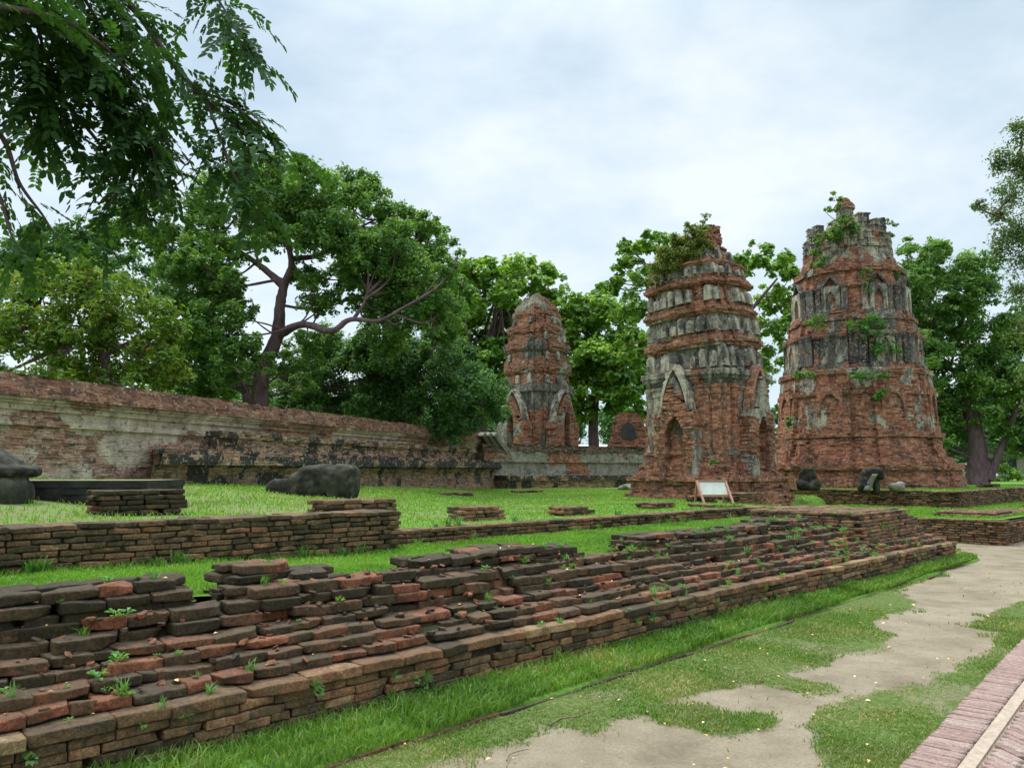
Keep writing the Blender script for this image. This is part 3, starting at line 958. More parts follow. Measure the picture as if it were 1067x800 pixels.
tag(loww, 'low narrow brick wall of five courses between two strips of bright green lawn', 'wall')
fill_box('core', [(3.45, 3.72), (13.45, 3.72), (13.45, 4.0), (3.45, 4.0)], .3, .83, M_CORE, loww)

# second terrace, beyond the lane on the right
bk = Bricks()
brick_run(bk, (18.2, 8.0), (18.2, .22), -.09, 10, .058, .16, (.4, .22), seed=7, drop=lambda s: .58 if s > 4.5 else .9, capdep=.3)
brick_run(bk, (18.2, .22), (40, .22), -.09, 10, .058, .16, (.4, .22), seed=8, drop=lambda s: .58 - .12 * max(0, math.sin(s * .8)), capdep=.3)
for c, (s0, s1, d0, d1) in enumerate([(19.2, 21.0, .6, 2.0), (19.3, 20.8, .7, 1.9), (22.0, 24.0, .7, 1.6), (25.0, 28.0, .6, 1.3), (25.3, 27.0, .7, 1.3)]):
    z = .50 + (.055 if c in (1, 4) else 0)
    s = s0
    while s < s1:
        d = d0
        while d < d1:
            bk.add((s + .13, d + .09, z + .03), (.26, .18, .052), rr.uniform(-.03, .03), (0, 0), min(1, max(0, rr.gauss(.5, .25))))
            d += .19
        s += .27
t2 = bk.build('brick_terrace', M_PALE, None, False, .008, .012, .3, 62)
t2.location = TO; t2.rotation_euler = (0, 0, TYAW)
tag(t2, 'brick terrace corner on the far right where the dirt path bends away', 'terrace')
fill_box('core', [(18.25, .28), (40, .28), (40, 8), (18.25, 8)], -.15, .46, M_CORE, t2)

# platform in front of the large stupa
bk = Bricks()
brick_run(bk, (23.4, 12.5), (23.4, 2.63), .46, 10, .057, .16, (.4, .22), seed=9, capdep=.35, drop=lambda s: .56 + .02 * math.sin(s * 2.2))
brick_run(bk, (23.4, 2.63), (36, 2.63), .46, 10, .057, .16, (.4, .22), seed=10, capdep=.35)
pf = bk.build('brick_platform', M_PALE, None, False, .008, .012, .3, 63)
pf.location = TO; pf.rotation_euler = (0, 0, TYAW)
tag(pf, 'low brick platform with a grassy top under the round stupa and its two small statues', 'platform')
fill_box('core', [(23.46, 2.7), (36, 2.7), (36, 12.5), (23.46, 12.5)], .2, .97, M_CORE, pf)
pl = lawn('lawn', np.linspace(23.7, 36, 30), np.linspace(2.95, 12.5, 24), lambda s, d, P: 1.0 + (fbm(P * [1.5, 1.5, 0], 3, 9) - .5) * .06)

# ------------------------------------------------------------------ small brick footings on the lawns
def footing(px0, px1, py_top, py_base, z0, dep, label, seed, yaw=None, courses=None, mat=None):
    a, b = at_z(px0, py_base, z0), at_z(px1, py_base, z0)
    mid = at_z((px0 + px1) / 2, py_base, z0)
    w = (px1 - px0) / FPX * mid.y
    hgt = (py_base - py_top) / FPX * mid.y
    n = courses or max(2, int(round(hgt / .06)))
    ch = hgt / n
    r_ = random.Random(seed)
    yaw = TYAW if yaw is None else yaw
    # seen obliquely: the width in the picture is shared by the two visible sides
    side = w / (abs(math.cos(yaw)) + dep * abs(math.sin(yaw)))
    bk = Bricks()
    W_, D_ = side, side * dep
    for c in range(n):
        y = 0
        while y < D_ - .03:
            bw = min(r_.uniform(.15, .2), D_ - y)
            x = r_.uniform(-.05, .05)
            while x < W_ - .04:
                L = min(r_.choice([.2, .25, .29]), W_ - x + .04)
                if L > .07 and not (c == n - 1 and r_.random() < .13):
                    bk.add((x + L / 2 - W_ / 2, y + bw / 2 - D_ / 2, c * ch + ch / 2), (L - .008, bw - .006, ch - .004), r_.uniform(-.03, .03), (r_.uniform(-.03, .03), r_.uniform(-.03, .03)), min(1, max(0, r_.gauss(.42, .25))))
                x += L
            y += bw
    o = bk.build('brick_footing', mat or M_PALE, None, False, .008, .012, .3, seed)
    cpt = mid + Vector((0, 1, 0)) * (D_ * .5 * math.cos(yaw) + W_ * .3 * math.sin(yaw))
    o.location = (cpt.x, cpt.y, z0 - .04)
    o.rotation_euler = (0, 0, yaw)
    return tag(o, label, 'brick footing', 'brick footings on the lawn')
footing(463, 525, 526, 541, .83, .55, 'squat three course brick footing on the lawn behind the start of the low wall', 71)
footing(572, 622, 526, 537, .82, .5, 'low flat brick footing on the lawn, halfway along behind the low wall', 72)
footing(664, 708, 522, 530, .81, .5, 'thin flat brick footing on the lawn in front of the far plastered wall', 73)
footing(453, 492, 512, 519, .80, .5, 'smallest brick footing, far back on the lawn before the long plinth', 74)
footing(533, 566, 510, 514, .80, .5, 'sunken strip of bricks on the lawn at the foot of the far plastered wall', 75)
footing(318, 404, 518, 533, 1.09, .45, 'flat slab of bricks lying on the right end of the taller retaining wall', 76)
footing(78, 171, 508, 539, 1.10, .5, 'stepped pile of dark bricks on the left wall beside the black statue', 77, mat=M_STACK)
footing(716, 752, 515, 523, .82, .5, 'dark brick footing right under the framed information panel', 78, mat=M_STACK)
footing(757, 800, 512, 524, .78, .6, 'worn brick footing just right of the information panel', 79)
footing(1022, 1052, 503, 516, .75, .6, 'flat pale topped brick footing near the tree trunks on the far right', 80)
# ------------------------------------------------------------------ boundary wall behind the lawns
WA, WD = Vector((-9.34, 14.0, 0)), Vector((.324, .946, 0)).normalized()
WN = Vector((WD.y, -WD.x, 0))                    # towards the lawn
WYAW = math.atan2(WD.y, WD.x)
def wall_t_at(px, off=0.0):
    """distance along the wall where the picture column px crosses it"""
    k = (px - 533.5) / FPX
    a = WA + WN * off
    return (k * a.y - a.x) / (WD.x - k * WD.y)
bwall = empty('boundary_wall', WA, WYAW, 'long plastered brick boundary wall with a sloping tiled coping along the left lawn', 'wall')
TL = 27.0
NS = 150
def stuc_wall(P, z, k):
    n = fbm(P * [.8, .8, 1.5], 5, 3)
    t = (P[:, 0] - WA.x) * WD.x + (P[:, 1] - WA.y) * WD.y
    up = .32 * smooth(2.35, 2.75, np.full(len(P), z + .6)) + .10 * smooth(9, 2, t) - .12 * smooth(11, 16, t)
    return np.clip((n - .5) * 4.2 + .18 + up, 0, 1)
# local frame: x along the wall, +y away from the lawn, front face at y = 0
def wall_poly(z):
    zz = z + .6
    y = 0.0
    if 2.50 < zz < 2.58: y = -.06
    if zz > 2.80: y = -.05
    if zz > 2.88: y = -.10
    if zz > 2.94: y = -.15
    return [(-8, y), (TL, y), (TL, .55), (-8, .55)]
layered('wall_face', wall_poly, .6, 3.02, .0585, [NS, 3, 40, 3], M_WALL, bwall, .010, .03, .05, .05, 1.1, 5, stuc_wall, True, tuple(WA), 1)
def cap_poly(z):
    f = z / .5
    y0 = -.24 + f * .36
    return [(-8, y0), (TL + .1, y0), (TL + .1, .75 - f * .36), (-8, .75 - f * .36)]
layered('coping', cap_poly, 3.02, 3.46, .052, [NS, 3, 40, 3], M_CAP, bwall, .022, .05, .05, .05, 1.3, 6, None, True, tuple(WA), 1)
# moulded plinth along its foot
def wall_z(px, py, off):
    t = wall_t_at(px, off)
    p = WA + WN * off + WD * t
    return EYE + (490 - py) / FPX * p.y
tA, tB = wall_t_at(166, .95), wall_t_at(526, .95)
tA0 = wall_t_at(164, .0)
def ledge_poly(z):
    zz = z + .5
    y = -.78
    if zz < .95: y = -.98
    elif zz < 1.05: y = -.90
    elif zz > 1.55: y = -.78 - (zz - 1.55) * .7
    if zz > 1.78: y = -1.06
    if zz > 1.98: y = -.86
    return [(tA + .03 * math.sin(z * 9), y), (tB - (.25 if zz < 1.6 else 0), y), (tB - (.25 if zz < 1.6 else 0), .1), (tA0, .1)]
def crust(P, z, k):
    st = fbm(P * [2.2, 2.2, 1.6], 4, 19)
    zz = z + .5
    v = -.05 + (.72 if 1.72 < zz < 2.0 else .35 if zz >= 2 else 0) + (.15 if 1.45 < zz <= 1.7 else 0) - (.2 if zz < 1.1 else 0)
    return np.clip((st - .5) * 4.5 + v, 0, 1)
layered('plinth', ledge_poly, .5, 2.12, .0575, [120, 5, 20, 5], M_LEDGE, bwall, .014, .04, .06, .06, 1.0, 8, crust, True, tuple(WA), 1)
tC, tD = wall_t_at(225, .4), wall_t_at(494, .5)
def ledge2_poly(z):
    y = -.50 + .05 * z
    if z > .34: y = -.56
    return [(tC, y), (tD - z * .5, y), (tD - z * .5, .1), (tC, .1)]
layered('plinth', ledge2_poly, 2.12, 2.62, .0575, [110, 5, 20, 5], M_LEDGE, bwall, .02, .06, .08, .09, .9, 9, lambda P, z, k: np.clip((fbm(P * [2.2, 2.2, 2.0], 4, 29) - .5) * 4.5 + .12, 0, 1), True, tuple(WA), 1)

# far plastered stretch, with its own low plinth
fa, fb = at_y(503, 480, 36.0), at_y(672, 480, 42.0)
fdir = Vector((fb.x - fa.x, fb.y - fa.y, 0)); FL = fdir.length; fdir.normalize()
fw = empty('boundary_wall', (fa.x, fa.y, 0), math.atan2(fdir.y, fdir.x), 'far grey plastered wall with a mossy crumbling top, running behind the slim leaning tower', 'wall')
def stuc_far(P, z, k):
    return np.clip((fbm(P * [.7, .7, 1.1], 4, 13) - .5) * 3 + .62 + (.1 if z > .9 else -.15), 0, 1)
def far_poly(z):
    y = -.0 if z < 1.55 else -.10
    if .78 < z < .9: y = -.06
    return [(0, y), (FL + 4, y), (FL + 4, .5), (0, .5)]
M_FARWALL = mat_ruin('far_wall_plaster', plaster=(.37, .36, .28), black=.45, dark=.6)
layered('wall_face', far_poly, .5, 2.55, .07, [90, 3, 20, 3], M_FARWALL, fw, .012, .03, .05, .05, 1.0, 15, stuc_far, True, tuple(fa), 1)
def fcap_poly(z):
    y0 = -.22 + z * .75
    return [(0, y0), (FL + 4, y0), (FL + 4, .6), (0, .6)]
M_MOSSCAP = mat_ruin('mossy_coping', reds=((.06, .05, .03), (.12, .085, .05), (.17, .11, .07), (.2, .16, .1)), dark=.8)
layered('coping', fcap_poly, 2.55, 2.9, .058, [90, 3, 20, 3], M_MOSSCAP, fw, .05, .12, .10, .16, 1.1, 16, None, True, tuple(fa), 1)
def fpl_poly(z):
    y = -1.1 if z < .75 else -1.22
    return [(.6, y), (FL + 2.2, y), (FL + 2.2, .1), (.6, .1)]
layered('plinth', fpl_poly, .45, 1.42, .06, [90, 5, 20, 5], M_LEDGE, fw, .015, .04, .06, .06, 1.0, 17, lambda P, z, k: np.clip((fbm(P * [2.0, 2.0, 1.4], 4, 39) - .5) * 4 + (.75 if z > .72 else .2), 0, 1), True, tuple(fa), 1)
# heap of grey rubble bags / stone slabs by the slim tower, and loose coping slabs on the wall
for i, (px, py, w, dpt, h) in enumerate([(655, 508, .9, .5, .22), (672, 509, .8, .5, .3), (690, 507, .9, .6, .34), (705, 511, .7, .5, .24)]):
    c_ = at_z(px, py + 2, .82)
    bm = bmesh.new()
    bmesh.ops.create_icosphere(bm, subdivisions=3, radius=.5)
    for v in bm.verts:
        n_ = fbm(np.array([tuple(v.co * 3 + Vector((i * 7, 0, 0)))]), 3, 2)[0]
        v.co *= .75 + .55 * n_
        v.co = Vector((v.co.x * w, v.co.y * dpt, max(v.co.z, -.2) * h * 1.6))
    o = bm_obj('stone', bm, M_PALESTONE, None, False)
    o.location = (c_.x, c_.y, .82 + h * .3)
    tag(o, 'grey rubble stone in the heap between the far wall and the information panel', 'stone', 'rubble stones by the slim tower')
for i, (px, py) in enumerate([(508, 449), (514, 450), (520, 452)]):
    c_ = at_y(px, py, 36.6)
    bm = bmesh.new()
    bmesh.ops.create_cube(bm, size=1, matrix=Matrix.Diagonal((.28, .5, 1.1, 1)))
    bmesh.ops.bevel(bm, geom=list(bm.edges), offset=.04, segments=1, affect='EDGES')
    o = bm_obj('stone_slab', bm, M_PALESTONE, None, False)
    o.location = (c_.x, c_.y, 2.98)
    o.rotation_euler = (.1, -.75, .5)
    tag(o, 'grey coping slab leaning where the long wall meets the far plastered wall', 'stone slab', 'leaning slabs on the wall')

# ------------------------------------------------------------------ ruined towers
def redent(a, core=.0):
    a *= .945
    q = [(1, -.44), (1, .44), (.945, .44), (.945, .66), (.875, .66), (.875, .875), (.66, .875), (.66, .945), (.44, .945)]
    P = []
    for i in range(4):
        c, s = math.cos(i * math.pi / 2), math.sin(i * math.pi / 2)
        for x, y in q:
            P.append((a * (x * c - y * s), a * (x * s + y * c)))
    return P
def square(a): return [(a, -a), (a, a), (-a, a), (-a, -a)]
def octagon(a, k=1.0):
    """octagon whose faces each carry a slight central projection"""
    P = []
    for i in range(8):
        t = i * math.pi / 4
        u, v = np.array([math.cos(t), math.sin(t)]), np.array([-math.sin(t), math.cos(t)])
        h = a * math.tan(math.pi / 8)
        for r, w in ((.97, -h * .97), (.97, -h * .62), (1.03, -h * .62), (1.03, h * .62), (.97, h * .62)):
            P.append(tuple(u * a * r + v * w))
    return P
def steps_fn(levels, shape):
    """levels: (height, half width) pairs; linear between"""
    zs_ = [l[0] for l in levels]; as_ = [l[1] for l in levels]
    return lambda z: shape(float(np.interp(z, zs_, as_)))

def antefix_mesh(name, w, h, t, mat, niche=False):
    """upright pointed leaf of plaster"""
    prof_ = [(-.5, 0), (-.47, .30), (-.5, .58), (-.45, .80), (-.26, .94), (0, 1.0), (.26, .93), (.45, .80), (.50, .58), (.46, .30), (.5, 0)]
    V, F = [], []
    n = len(prof_)
    for y, sc in ((t / 2, 1), (-t / 2, .94), (-t / 2 - .02, .8)):
        for x, z in prof_:
            V.append((x * w * sc, y + .10 * z * h * .5, z * h * (sc if z > .5 else 1)))
    rings = [list(range(i * n, (i + 1) * n)) for i in range(3)]
    for r0, r1 in ((0, 1), (1, 2)):
        for i in range(n - 1):
            F.append([rings[r0][i], rings[r0][i + 1], rings[r1][i + 1], rings[r1][i]])
    r = rings[2]
    for i in range(n // 2):
        F.append([r[i], r[i + 1], r[n - 2 - i], r[n - 1 - i]])
    r = rings[0]
    for i in range(n // 2):
        F.append([r[n - 1 - i], r[n - 2 - i], r[i + 1], r[i]])
    me = bpy.data.meshes.new(name)
    me.from_pydata(V, [], F)
    me.materials.append(mat)
    st = me.attributes.new('stucco', 'FLOAT', 'POINT'); st.data.foreach_set('value', np.full(len(V), .6, np.float32))
    st = me.attributes.new('rnd', 'FLOAT', 'POINT'); st.data.foreach_set('value', np.full(len(V), .5, np.float32))
    return me

def place_ring(root, me, name, a, z, spots, seed, keep=.9, scale=1.0):
    """stand copies of a mesh round a redented square: spots = (along, outward) of one side"""
    r_ = random.Random(seed)
    out = []
    for i in range(4):
        yaw = i * math.pi / 2
        for al, ow in spots:
            if r_.random() > keep: continue
            o = bpy.data.objects.new(name, me)
            COL.objects.link(o)
            o.parent = root
            x, y = al * a, -ow * a
            o.location = (x * math.cos(yaw) - y * math.sin(yaw), x * math.sin(yaw) + y * math.cos(yaw), z)
            sc = scale * r_.uniform(.82, 1.08)
            o.scale = (sc * r_.uniform(.7, 1.15), r_.uniform(.6, 1.3), sc * r_.uniform(.72, 1.05))
            o.rotation_euler = (r_.uniform(-.06, .06), r_.uniform(-.05, .05), yaw + r_.uniform(-.1, .1))
            out.append(o)
    return out

def arch_half(z, w, spring, apex):
    """half width of a pointed arch at height z"""
    if z <= spring: return w
    if z >= apex: return 0.0
    f = (z - spring) / (apex - spring)
    return w * (1 - f ** 1.7) ** .9

def porch(root, face_d, yaw, w, zb, z_sh, z_top, dw, d_spring, d_apex, depth, mat, seed, ch=.055, plaster=.15, gw=.68, band=.11, pst=.58):
    """brick doorway with a gable: thing part 'porch'"""
    r_ = random.Random(seed)
    V, F, R, S = [], [], [], []
    def box(x0, x1, y0, y1, za, zb_, rn, st):
        n = len(V)
        for zz in (za, zb_):
            for x, y in ((x0, y0), (x1, y0), (x1, y1), (x0, y1)):
                V.append((x, y, zz))
        F.extend([[n, n + 3, n + 2, n + 1], [n + 4, n + 5, n + 6, n + 7], [n, n + 1, n + 5, n + 4], [n + 1, n + 2, n + 6, n + 5], [n + 2, n + 3, n + 7, n + 6], [n + 3, n, n + 4, n + 7]])
        R.extend([rn] * 8); S.extend([st] * 8)
    z = zb
    k = 0
    while z < z_top:
        zc = z + ch / 2
        if zc < z_sh:
            hw = w
            if zc < zb + .3: hw = w * 1.08
            if z_sh - .35 < zc < z_sh - .2: hw = w * 1.06
        else:
            f = (zc - z_sh) / (z_top - z_sh)
            hw = (w * gw) * max(.001, 1 - f ** 1.25) ** .85
            if f < .10: hw = w * (.96 - .6 * f)
        hd = arch_half(zc - zb, dw, d_spring - zb, d_apex - zb)
        x = -hw + r_.uniform(-.03, .03)
        off = (k % 2) * .12
        while x < hw - .02:
            L = min(.24 * r_.uniform(.8, 1.1), hw - x)
            a, b = x, x + L
            x += L
            if hd > 0:
                if a > -hd and b < hd: continue
                if a < -hd < b: b = -hd
                elif a < hd < b: a = hd
                elif a < -hd and b > hd: b = -hd
            if b - a < .02: continue
            o = r_.uniform(-.022, .022) - (.06 if r_.random() < .05 else 0)
            if zc > z_sh and r_.random() < .10 and abs(a) > hw * .6: continue
            st = .8 if fbm(np.array([[a * 1.3 + seed, zc * 1.1, 0.0]]), 3, seed)[0] > .60 - plaster else 0.0
            box(a, b, -face_d - depth + o * (1 - st), -face_d + .1, z, z + ch - .003, r_.random(), st)
        z += ch
        k += 1
    o = mesh_np('porch', np.array(V), np.array(F, np.int32), {'rnd': R, 'stucco': S}, mat, root, False)
    o.rotation_euler = (0, 0, yaw)
    # broken pediment arch: a raised band of plaster that follows the gable
    pts = []
    for t in np.linspace(-1, 1, 23):
        f = 1 - abs(t)
        zz = z_sh + .1 + (z_top + .12 - z_sh) * f ** .8
        hw = w * gw * .9 * max(0, 1 - f ** 1.35) ** .85
        pts.append((math.copysign(hw, t), zz))
    V, F, n = [], [], len(pts)
    for i, (x, zz) in enumerate(pts):
        f = 1 - abs(np.linspace(-1, 1, 23)[i])
        sgn = 1 if x >= 0 else -1
        th = band * (1 + .25 * math.sin(i * 2.4))
        for dx, dz, y in ((-.02, -.02, -depth - .16), (sgn * th, th * (.3 + .8 * f), -depth - .13), (sgn * th, th * (.3 + .8 * f), 0), (-.02, -.02, 0)):
            V.append((x + dx * (.4 if abs(x) < .05 else 1), -face_d + y * (.62 if y < 0 else 1), zz + dz))
    for i in range(n - 1):
        for j in range(4):
            F.append([i * 4 + j, (i + 1) * 4 + j, (i + 1) * 4 + (j + 1) % 4, i * 4 + (j + 1) % 4])
    F += [[0, 1, 2, 3], [(n - 1) * 4 + j for j in (3, 2, 1, 0)]]
    po = mesh_np('pediment', np.array(V), np.array(F, np.int32), {'rnd': np.full(len(V), .5), 'stucco': np.full(len(V), pst)}, M_PLASTER, root, False)
    po.rotation_euler = (0, 0, yaw)
    return o

def plaster_fn(levels, seed, contrast=3.0, fr=.9):
    zs_ = [l[0] for l in levels]; vs2 = [l[1] for l in levels]
    def f(P, z, k):
        return np.clip((fbm(P * [fr, fr, fr * .75], 4, seed) - .5) * contrast + np.interp(z, zs_, vs2), 0, 1)
    return f

# --- slim tower with a broken top, mid right
BT = at_z(737, 519, .8); BT = Vector((6.35, 24.9, .0))
slim = empty('ruined_tower', (BT.x, BT.y, 0), TYAW, 'slim leaning brick tower with rows of grey plaster leaves and a broken overgrown top', 'tower')
bw = tuple(BT)
def base_slim(z):
    lv = [(0, 2.5), (.35, 2.5), (.36, 2.34), (.75, 2.34), (.76, 2.46), (.86, 2.46), (.87, 2.24), (1.0, 2.14), (1.01, 2.0), (1.22, 1.98), (1.23, 1.88), (1.5, 1.82)]
    return redent(float(np.interp(z, [l[0] for l in lv], [l[1] for l in lv])) * (.93 if z < 1.0 else .97))
layered('base', base_slim, .6, 2.12, .056, 5, M_TOWER, slim, .014, .04, .08, .08, .8, 21, None, True, bw)
def body_lv(z): pass
body = steps_fn([(0, 1.80), (.10, 1.80), (.11, 1.72), (.2, 1.74), (.21, 1.64), (2.0, 1.62), (2.01, 1.66), (2.1, 1.68), (2.11, 1.63), (2.2, 1.67), (2.3, 1.72), (2.32, 1.76), (2.45, 1.80), (2.46, 1.83), (2.62, 1.83)], redent)
layered('body', body, 2.12, 4.72, .056, 5, M_TOWER, slim, .009, .03, .06, .035, .9, 22, plaster_fn([(0, .4), (.4, .16), (1.2, .18), (1.6, .42), (1.9, .8), (2.6, .8)], 31, 4.2, 1.5), True, bw)
def tier(root, z0, z1, a_lo, a_hi, a_band, mat, seed, bw, ero=.06, plast=.7, ch=.056):
    h = z1 - z0
    fn = steps_fn([(0, a_lo * 1.05), (.1 * h, a_lo * 1.05), (.11 * h, a_lo), (.66 * h, a_hi), (.67 * h, a_band), (.75 * h, a_band * 1.01), (.76 * h, a_band * 1.045), (.9 * h, a_band * 1.045), (.91 * h, a_band * .985), (h, a_band * .97)], redent)
    return layered('tier', fn, z0, z1, ch, 5, mat, root, .012, .04, .07, ero * .7, .9, seed, plaster_fn([(0, .25), (.1 * h, .7 * plast), (.64 * h, plast), (.70 * h, -.25), (h, -.2)], seed + 3, 3.0), True, bw)
A_S = antefix_mesh('antefix', .30, .60, .16, M_PLASTER)
SPOTS = [(-.32, .965), (-.11, .975), (.11, .975), (.32, .965), (-.52, .925), (.52, .925), (-.72, .86), (.72, .86)]
tz = [(4.72, 5.86, 1.54, 1.50, 1.62), (5.86, 6.82, 1.47, 1.44, 1.56), (6.82, 7.72, 1.41, 1.38, 1.49), (7.72, 8.26, 1.36, 1.33, 1.35)]
for i, (z0, z1, a0, a1, ab) in enumerate(tz):
    t_ = tier(slim, z0, z1, a0, a1, ab, M_TOWER, 40 + i, bw, .05 + .03 * i, .75)
    h = (z1 - z0)
    place_ring(t_, A_S, 'antefix', a0 + .03, z0 + .08 * h, SPOTS, 50 + i, .78 - .04 * i, h * .60 / .60)
# broken crown
def crown_fn(z):
    a = float(np.interp(z, [0, .2, .21, .42, .43, .62, .63, 1.0, 1.01, 1.42], [1.14, 1.08, .98, .92, .70, .66, .50, .47, .44, .40]))
    o_ = float(np.interp(z, [0, .42, .6, 1.4], [0, .05, .24, .32]))
    return [(x + o_, y - o_) for x, y in redent(a)]
crown = layered('crown', crown_fn, 8.26, 9.66, .056, 3, M_TOWER, slim, .03, .12, .10, .16, 1.2, 47, plaster_fn([(0, .2), (1.2, .4)], 49, 4), True, bw)
place_ring(crown, A_S, 'antefix', 1.0, 8.28, [(-.3, 1), (.05, 1), (.35, 1), (-.7, .85), (.7, .85)], 57, .75, .8)
LEAN = Matrix.Translation((0, 0, 4.7)) @ Matrix.Rotation(math.radians(-3.6), 4, Vector((TU.y, TU.x, 0)).normalized()) @ Matrix.Translation((0, 0, -4.7))
for ch_ in [o for o in bpy.data.objects if o.parent == slim and (o.name.startswith('tier') or o.name.startswith('crown'))]:
    ch_.matrix_basis = LEAN @ ch_.matrix_basis
for i in range(4):
    porch(slim, 1.58, i * math.pi / 2, .74, 1.45, 3.35, 4.55, .33, 2.75, 3.3, .36, M_TOWER, 60 + i, .056, .02, .68, .11, .6 if i == 3 else .42)
def dark_recess(root, face_d, yaw, dw, zb, spring, apex, mat):
    """the walled-up back of a doorway, set deep"""
    V = []
    zs_ = np.linspace(zb, apex, 14)
    for zz in zs_:
        hw = arch_half(zz - zb, dw, spring - zb, apex - zb)
        V += [(-hw, -face_d - .02, zz), (hw, -face_d - .02, zz)]
    F = [[2 * i, 2 * i + 1, 2 * i + 3, 2 * i + 2] for i in range(13)]
    o = mesh_np('door_back', np.array(V), np.array(F, np.int32), {'rnd': np.full(len(V), .45), 'stucco': np.clip(np.linspace(.1, .6, len(V)), 0, 1)}, mat, root, False)
    o.rotation_euler = (0, 0, yaw)
for i in range(4):
    dark_recess(slim, 1.60, i * math.pi / 2, .34, 1.45, 2.75, 3.3, M_TOWER)
# pilasters on the body, beside each porch
def pilaster_mesh(w, h, t, mat, stv=.56):
    bm = bmesh.new()
    for z0, z1, ww, tt in ((0, .12, 1.25, 1.3), (.12, .22, 1.12, 1.15), (.22, h - .3, 1, 1), (h - .3, h - .2, 1.12, 1.2), (h - .2, h - .1, 1.05, 1.1), (h - .1, h, 1.25, 1.4)):
        bmesh.ops.create_cube(bm, size=1, matrix=Matrix.Translation((0, 0, (z0 + z1) / 2)) @ Matrix.Diagonal((w * ww, t * tt, z1 - z0 - .002, 1)))
    me = bpy.data.meshes.new('pilaster')
    bm.to_mesh(me); bm.free()
    me.materials.append(mat)
    for an, v in (('stucco', stv), ('rnd', .5)):
        a = me.attributes.new(an, 'FLOAT', 'POINT'); a.data.foreach_set('value', np.full(len(me.vertices), v, np.float32))
    return me
PIL = pilaster_mesh(.30, 2.1, .14, M_PLASTER)
PILR = pilaster_mesh(.30, 2.1, .12, M_TOWER, .22)
PILB = pilaster_mesh(.30, 2.1, .12, M_BLACKP)
bodyo = [c for c in bpy.data.objects if c.parent == slim and c.name.startswith('body')][0]
for i in range(4):
    yaw = i * math.pi / 2
    for al in (-.50, .50, -.70, .70):
        grey = (i == 3 and al < 0) or (i == 0 and al > .6) or (i in (1, 2) and al < -.6)
        o = bpy.data.objects.new('pilaster', PIL if grey else PILR)
        COL.objects.link(o); o.parent = bodyo
        ow = .885 if abs(al) < .6 else .82
        x, y = al * 1.68, -ow * 1.68
        o.location = (x * math.cos(yaw) - y * math.sin(yaw), x * math.sin(yaw) + y * math.cos(yaw), 2.16)
        o.rotation_euler = (0, 0, yaw)

# --- small red tower behind the boundary wall
ST = at_y(560, 480, 45.0)
small = empty('ruined_tower', (ST.x, ST.y, 0), TYAW + .03, 'small reddish brick tower with a rounded domed top behind the boundary wall', 'tower')
sw = (ST.x, ST.y, 0)
layered('base', steps_fn([(0, 2.4), (1.6, 2.3), (2.2, 2.1)], redent), .6, 2.8, .1, 4, M_TOWER, small, .03, .06, .1, .15, .8, 71, None, True, sw)
layered('body', steps_fn([(0, 1.72), (2.7, 1.68), (3.3, 1.75), (3.32, 1.85), (3.75, 1.85)], redent), 2.8, 6.55, .085, 4, M_TOWER, small, .02, .05, .08, .06, .9, 72, plaster_fn([(0, .25), (2.5, .45), (3.3, .7), (3.7, .7)], 73, 3.6), True, sw)
for i, (z0, z1, a0, a1, ab) in enumerate([(6.55, 7.9, 1.66, 1.62, 1.72), (7.9, 9.05, 1.6, 1.54, 1.66), (9.05, 10.1, 1.5, 1.42, 1.5), (10.1, 10.95, 1.3, 1.2, 1.22)]):
    h = z1 - z0
    fn = steps_fn([(0, a0), (.5 * h, a1), (.55 * h, ab), (.8 * h, ab * 1.03), (h, ab * .97)], redent)
    t_ = layered('tier', fn, z0, z1, .085, 4, M_TOWER, small, .03, .06, .09, .08, .8, 74 + i, plaster_fn([(0, .25), (.5 * h, .3), (h, .05)], 80 + i, 3.4), True, sw)
    place_ring(t_, A_S, 'antefix', a0 + .03, z0 + .05, [(-.5, .93), (.5, .93), (0, 1)], 90 + i, .6, h * .8)
layered('crown', steps_fn([(0, 1.1), (.2, 1.12), (.45, .92), (.8, .66), (.95, .5), (.96, .42), (1.05, .42), (1.06, .3), (1.2, .1)], redent), 10.95, 12.15, .08, 3, M_TOWER, small, .03, .08, .08, .08, 1.0, 85, plaster_fn([(0, .6), (1.2, .7)], 86, 2.6), True, sw)
for i in range(4):
    porch(small, 1.68, i * math.pi / 2, 1.02, 2.6, 4.3, 5.9, .24, 4.35, 5.0, .6, M_TOWER, 160 + i, .085, .0, .85, .10)
    dark_recess(small, 1.72, i * math.pi / 2, .26, 2.6, 4.35, 5.0, M_TOWER)

# --- arched fragment between the two towers
AF = at_y(655, 480, 46.0)
frag = empty('ruined_arch', (AF.x, AF.y, 0), -.15, 'small rounded brick ruin with a dark arched niche, left of the slim tower', 'ruin')
def frag_fn(z):
    a = float(np.interp(z, [0, 2.4, 3.1, 3.6, 4.1, 4.5, 4.75], [1.5, 1.35, 1.05, .98, .9, .66, .35]))
    return square(a)
layered('wall', frag_fn, .4, 5.05, .085, 14, M_TOWER, frag, .03, .06, .08, .10, 1.0, 95, None, True, (AF.x, AF.y, 0))
V = []
for zz in np.linspace(3.5, 4.5, 12):
    hw = arch_half(zz - 3.5, .4, .5, 1.0)
    V += [(-hw, -1.13, zz), (hw, -1.13, zz)]
def mat_niche_shade():
    m, nt, b = new_mat('painted_niche_shade')
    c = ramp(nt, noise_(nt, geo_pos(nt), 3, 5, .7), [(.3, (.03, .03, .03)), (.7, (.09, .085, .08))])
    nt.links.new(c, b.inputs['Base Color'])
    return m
M_NICHE = mat_niche_shade()
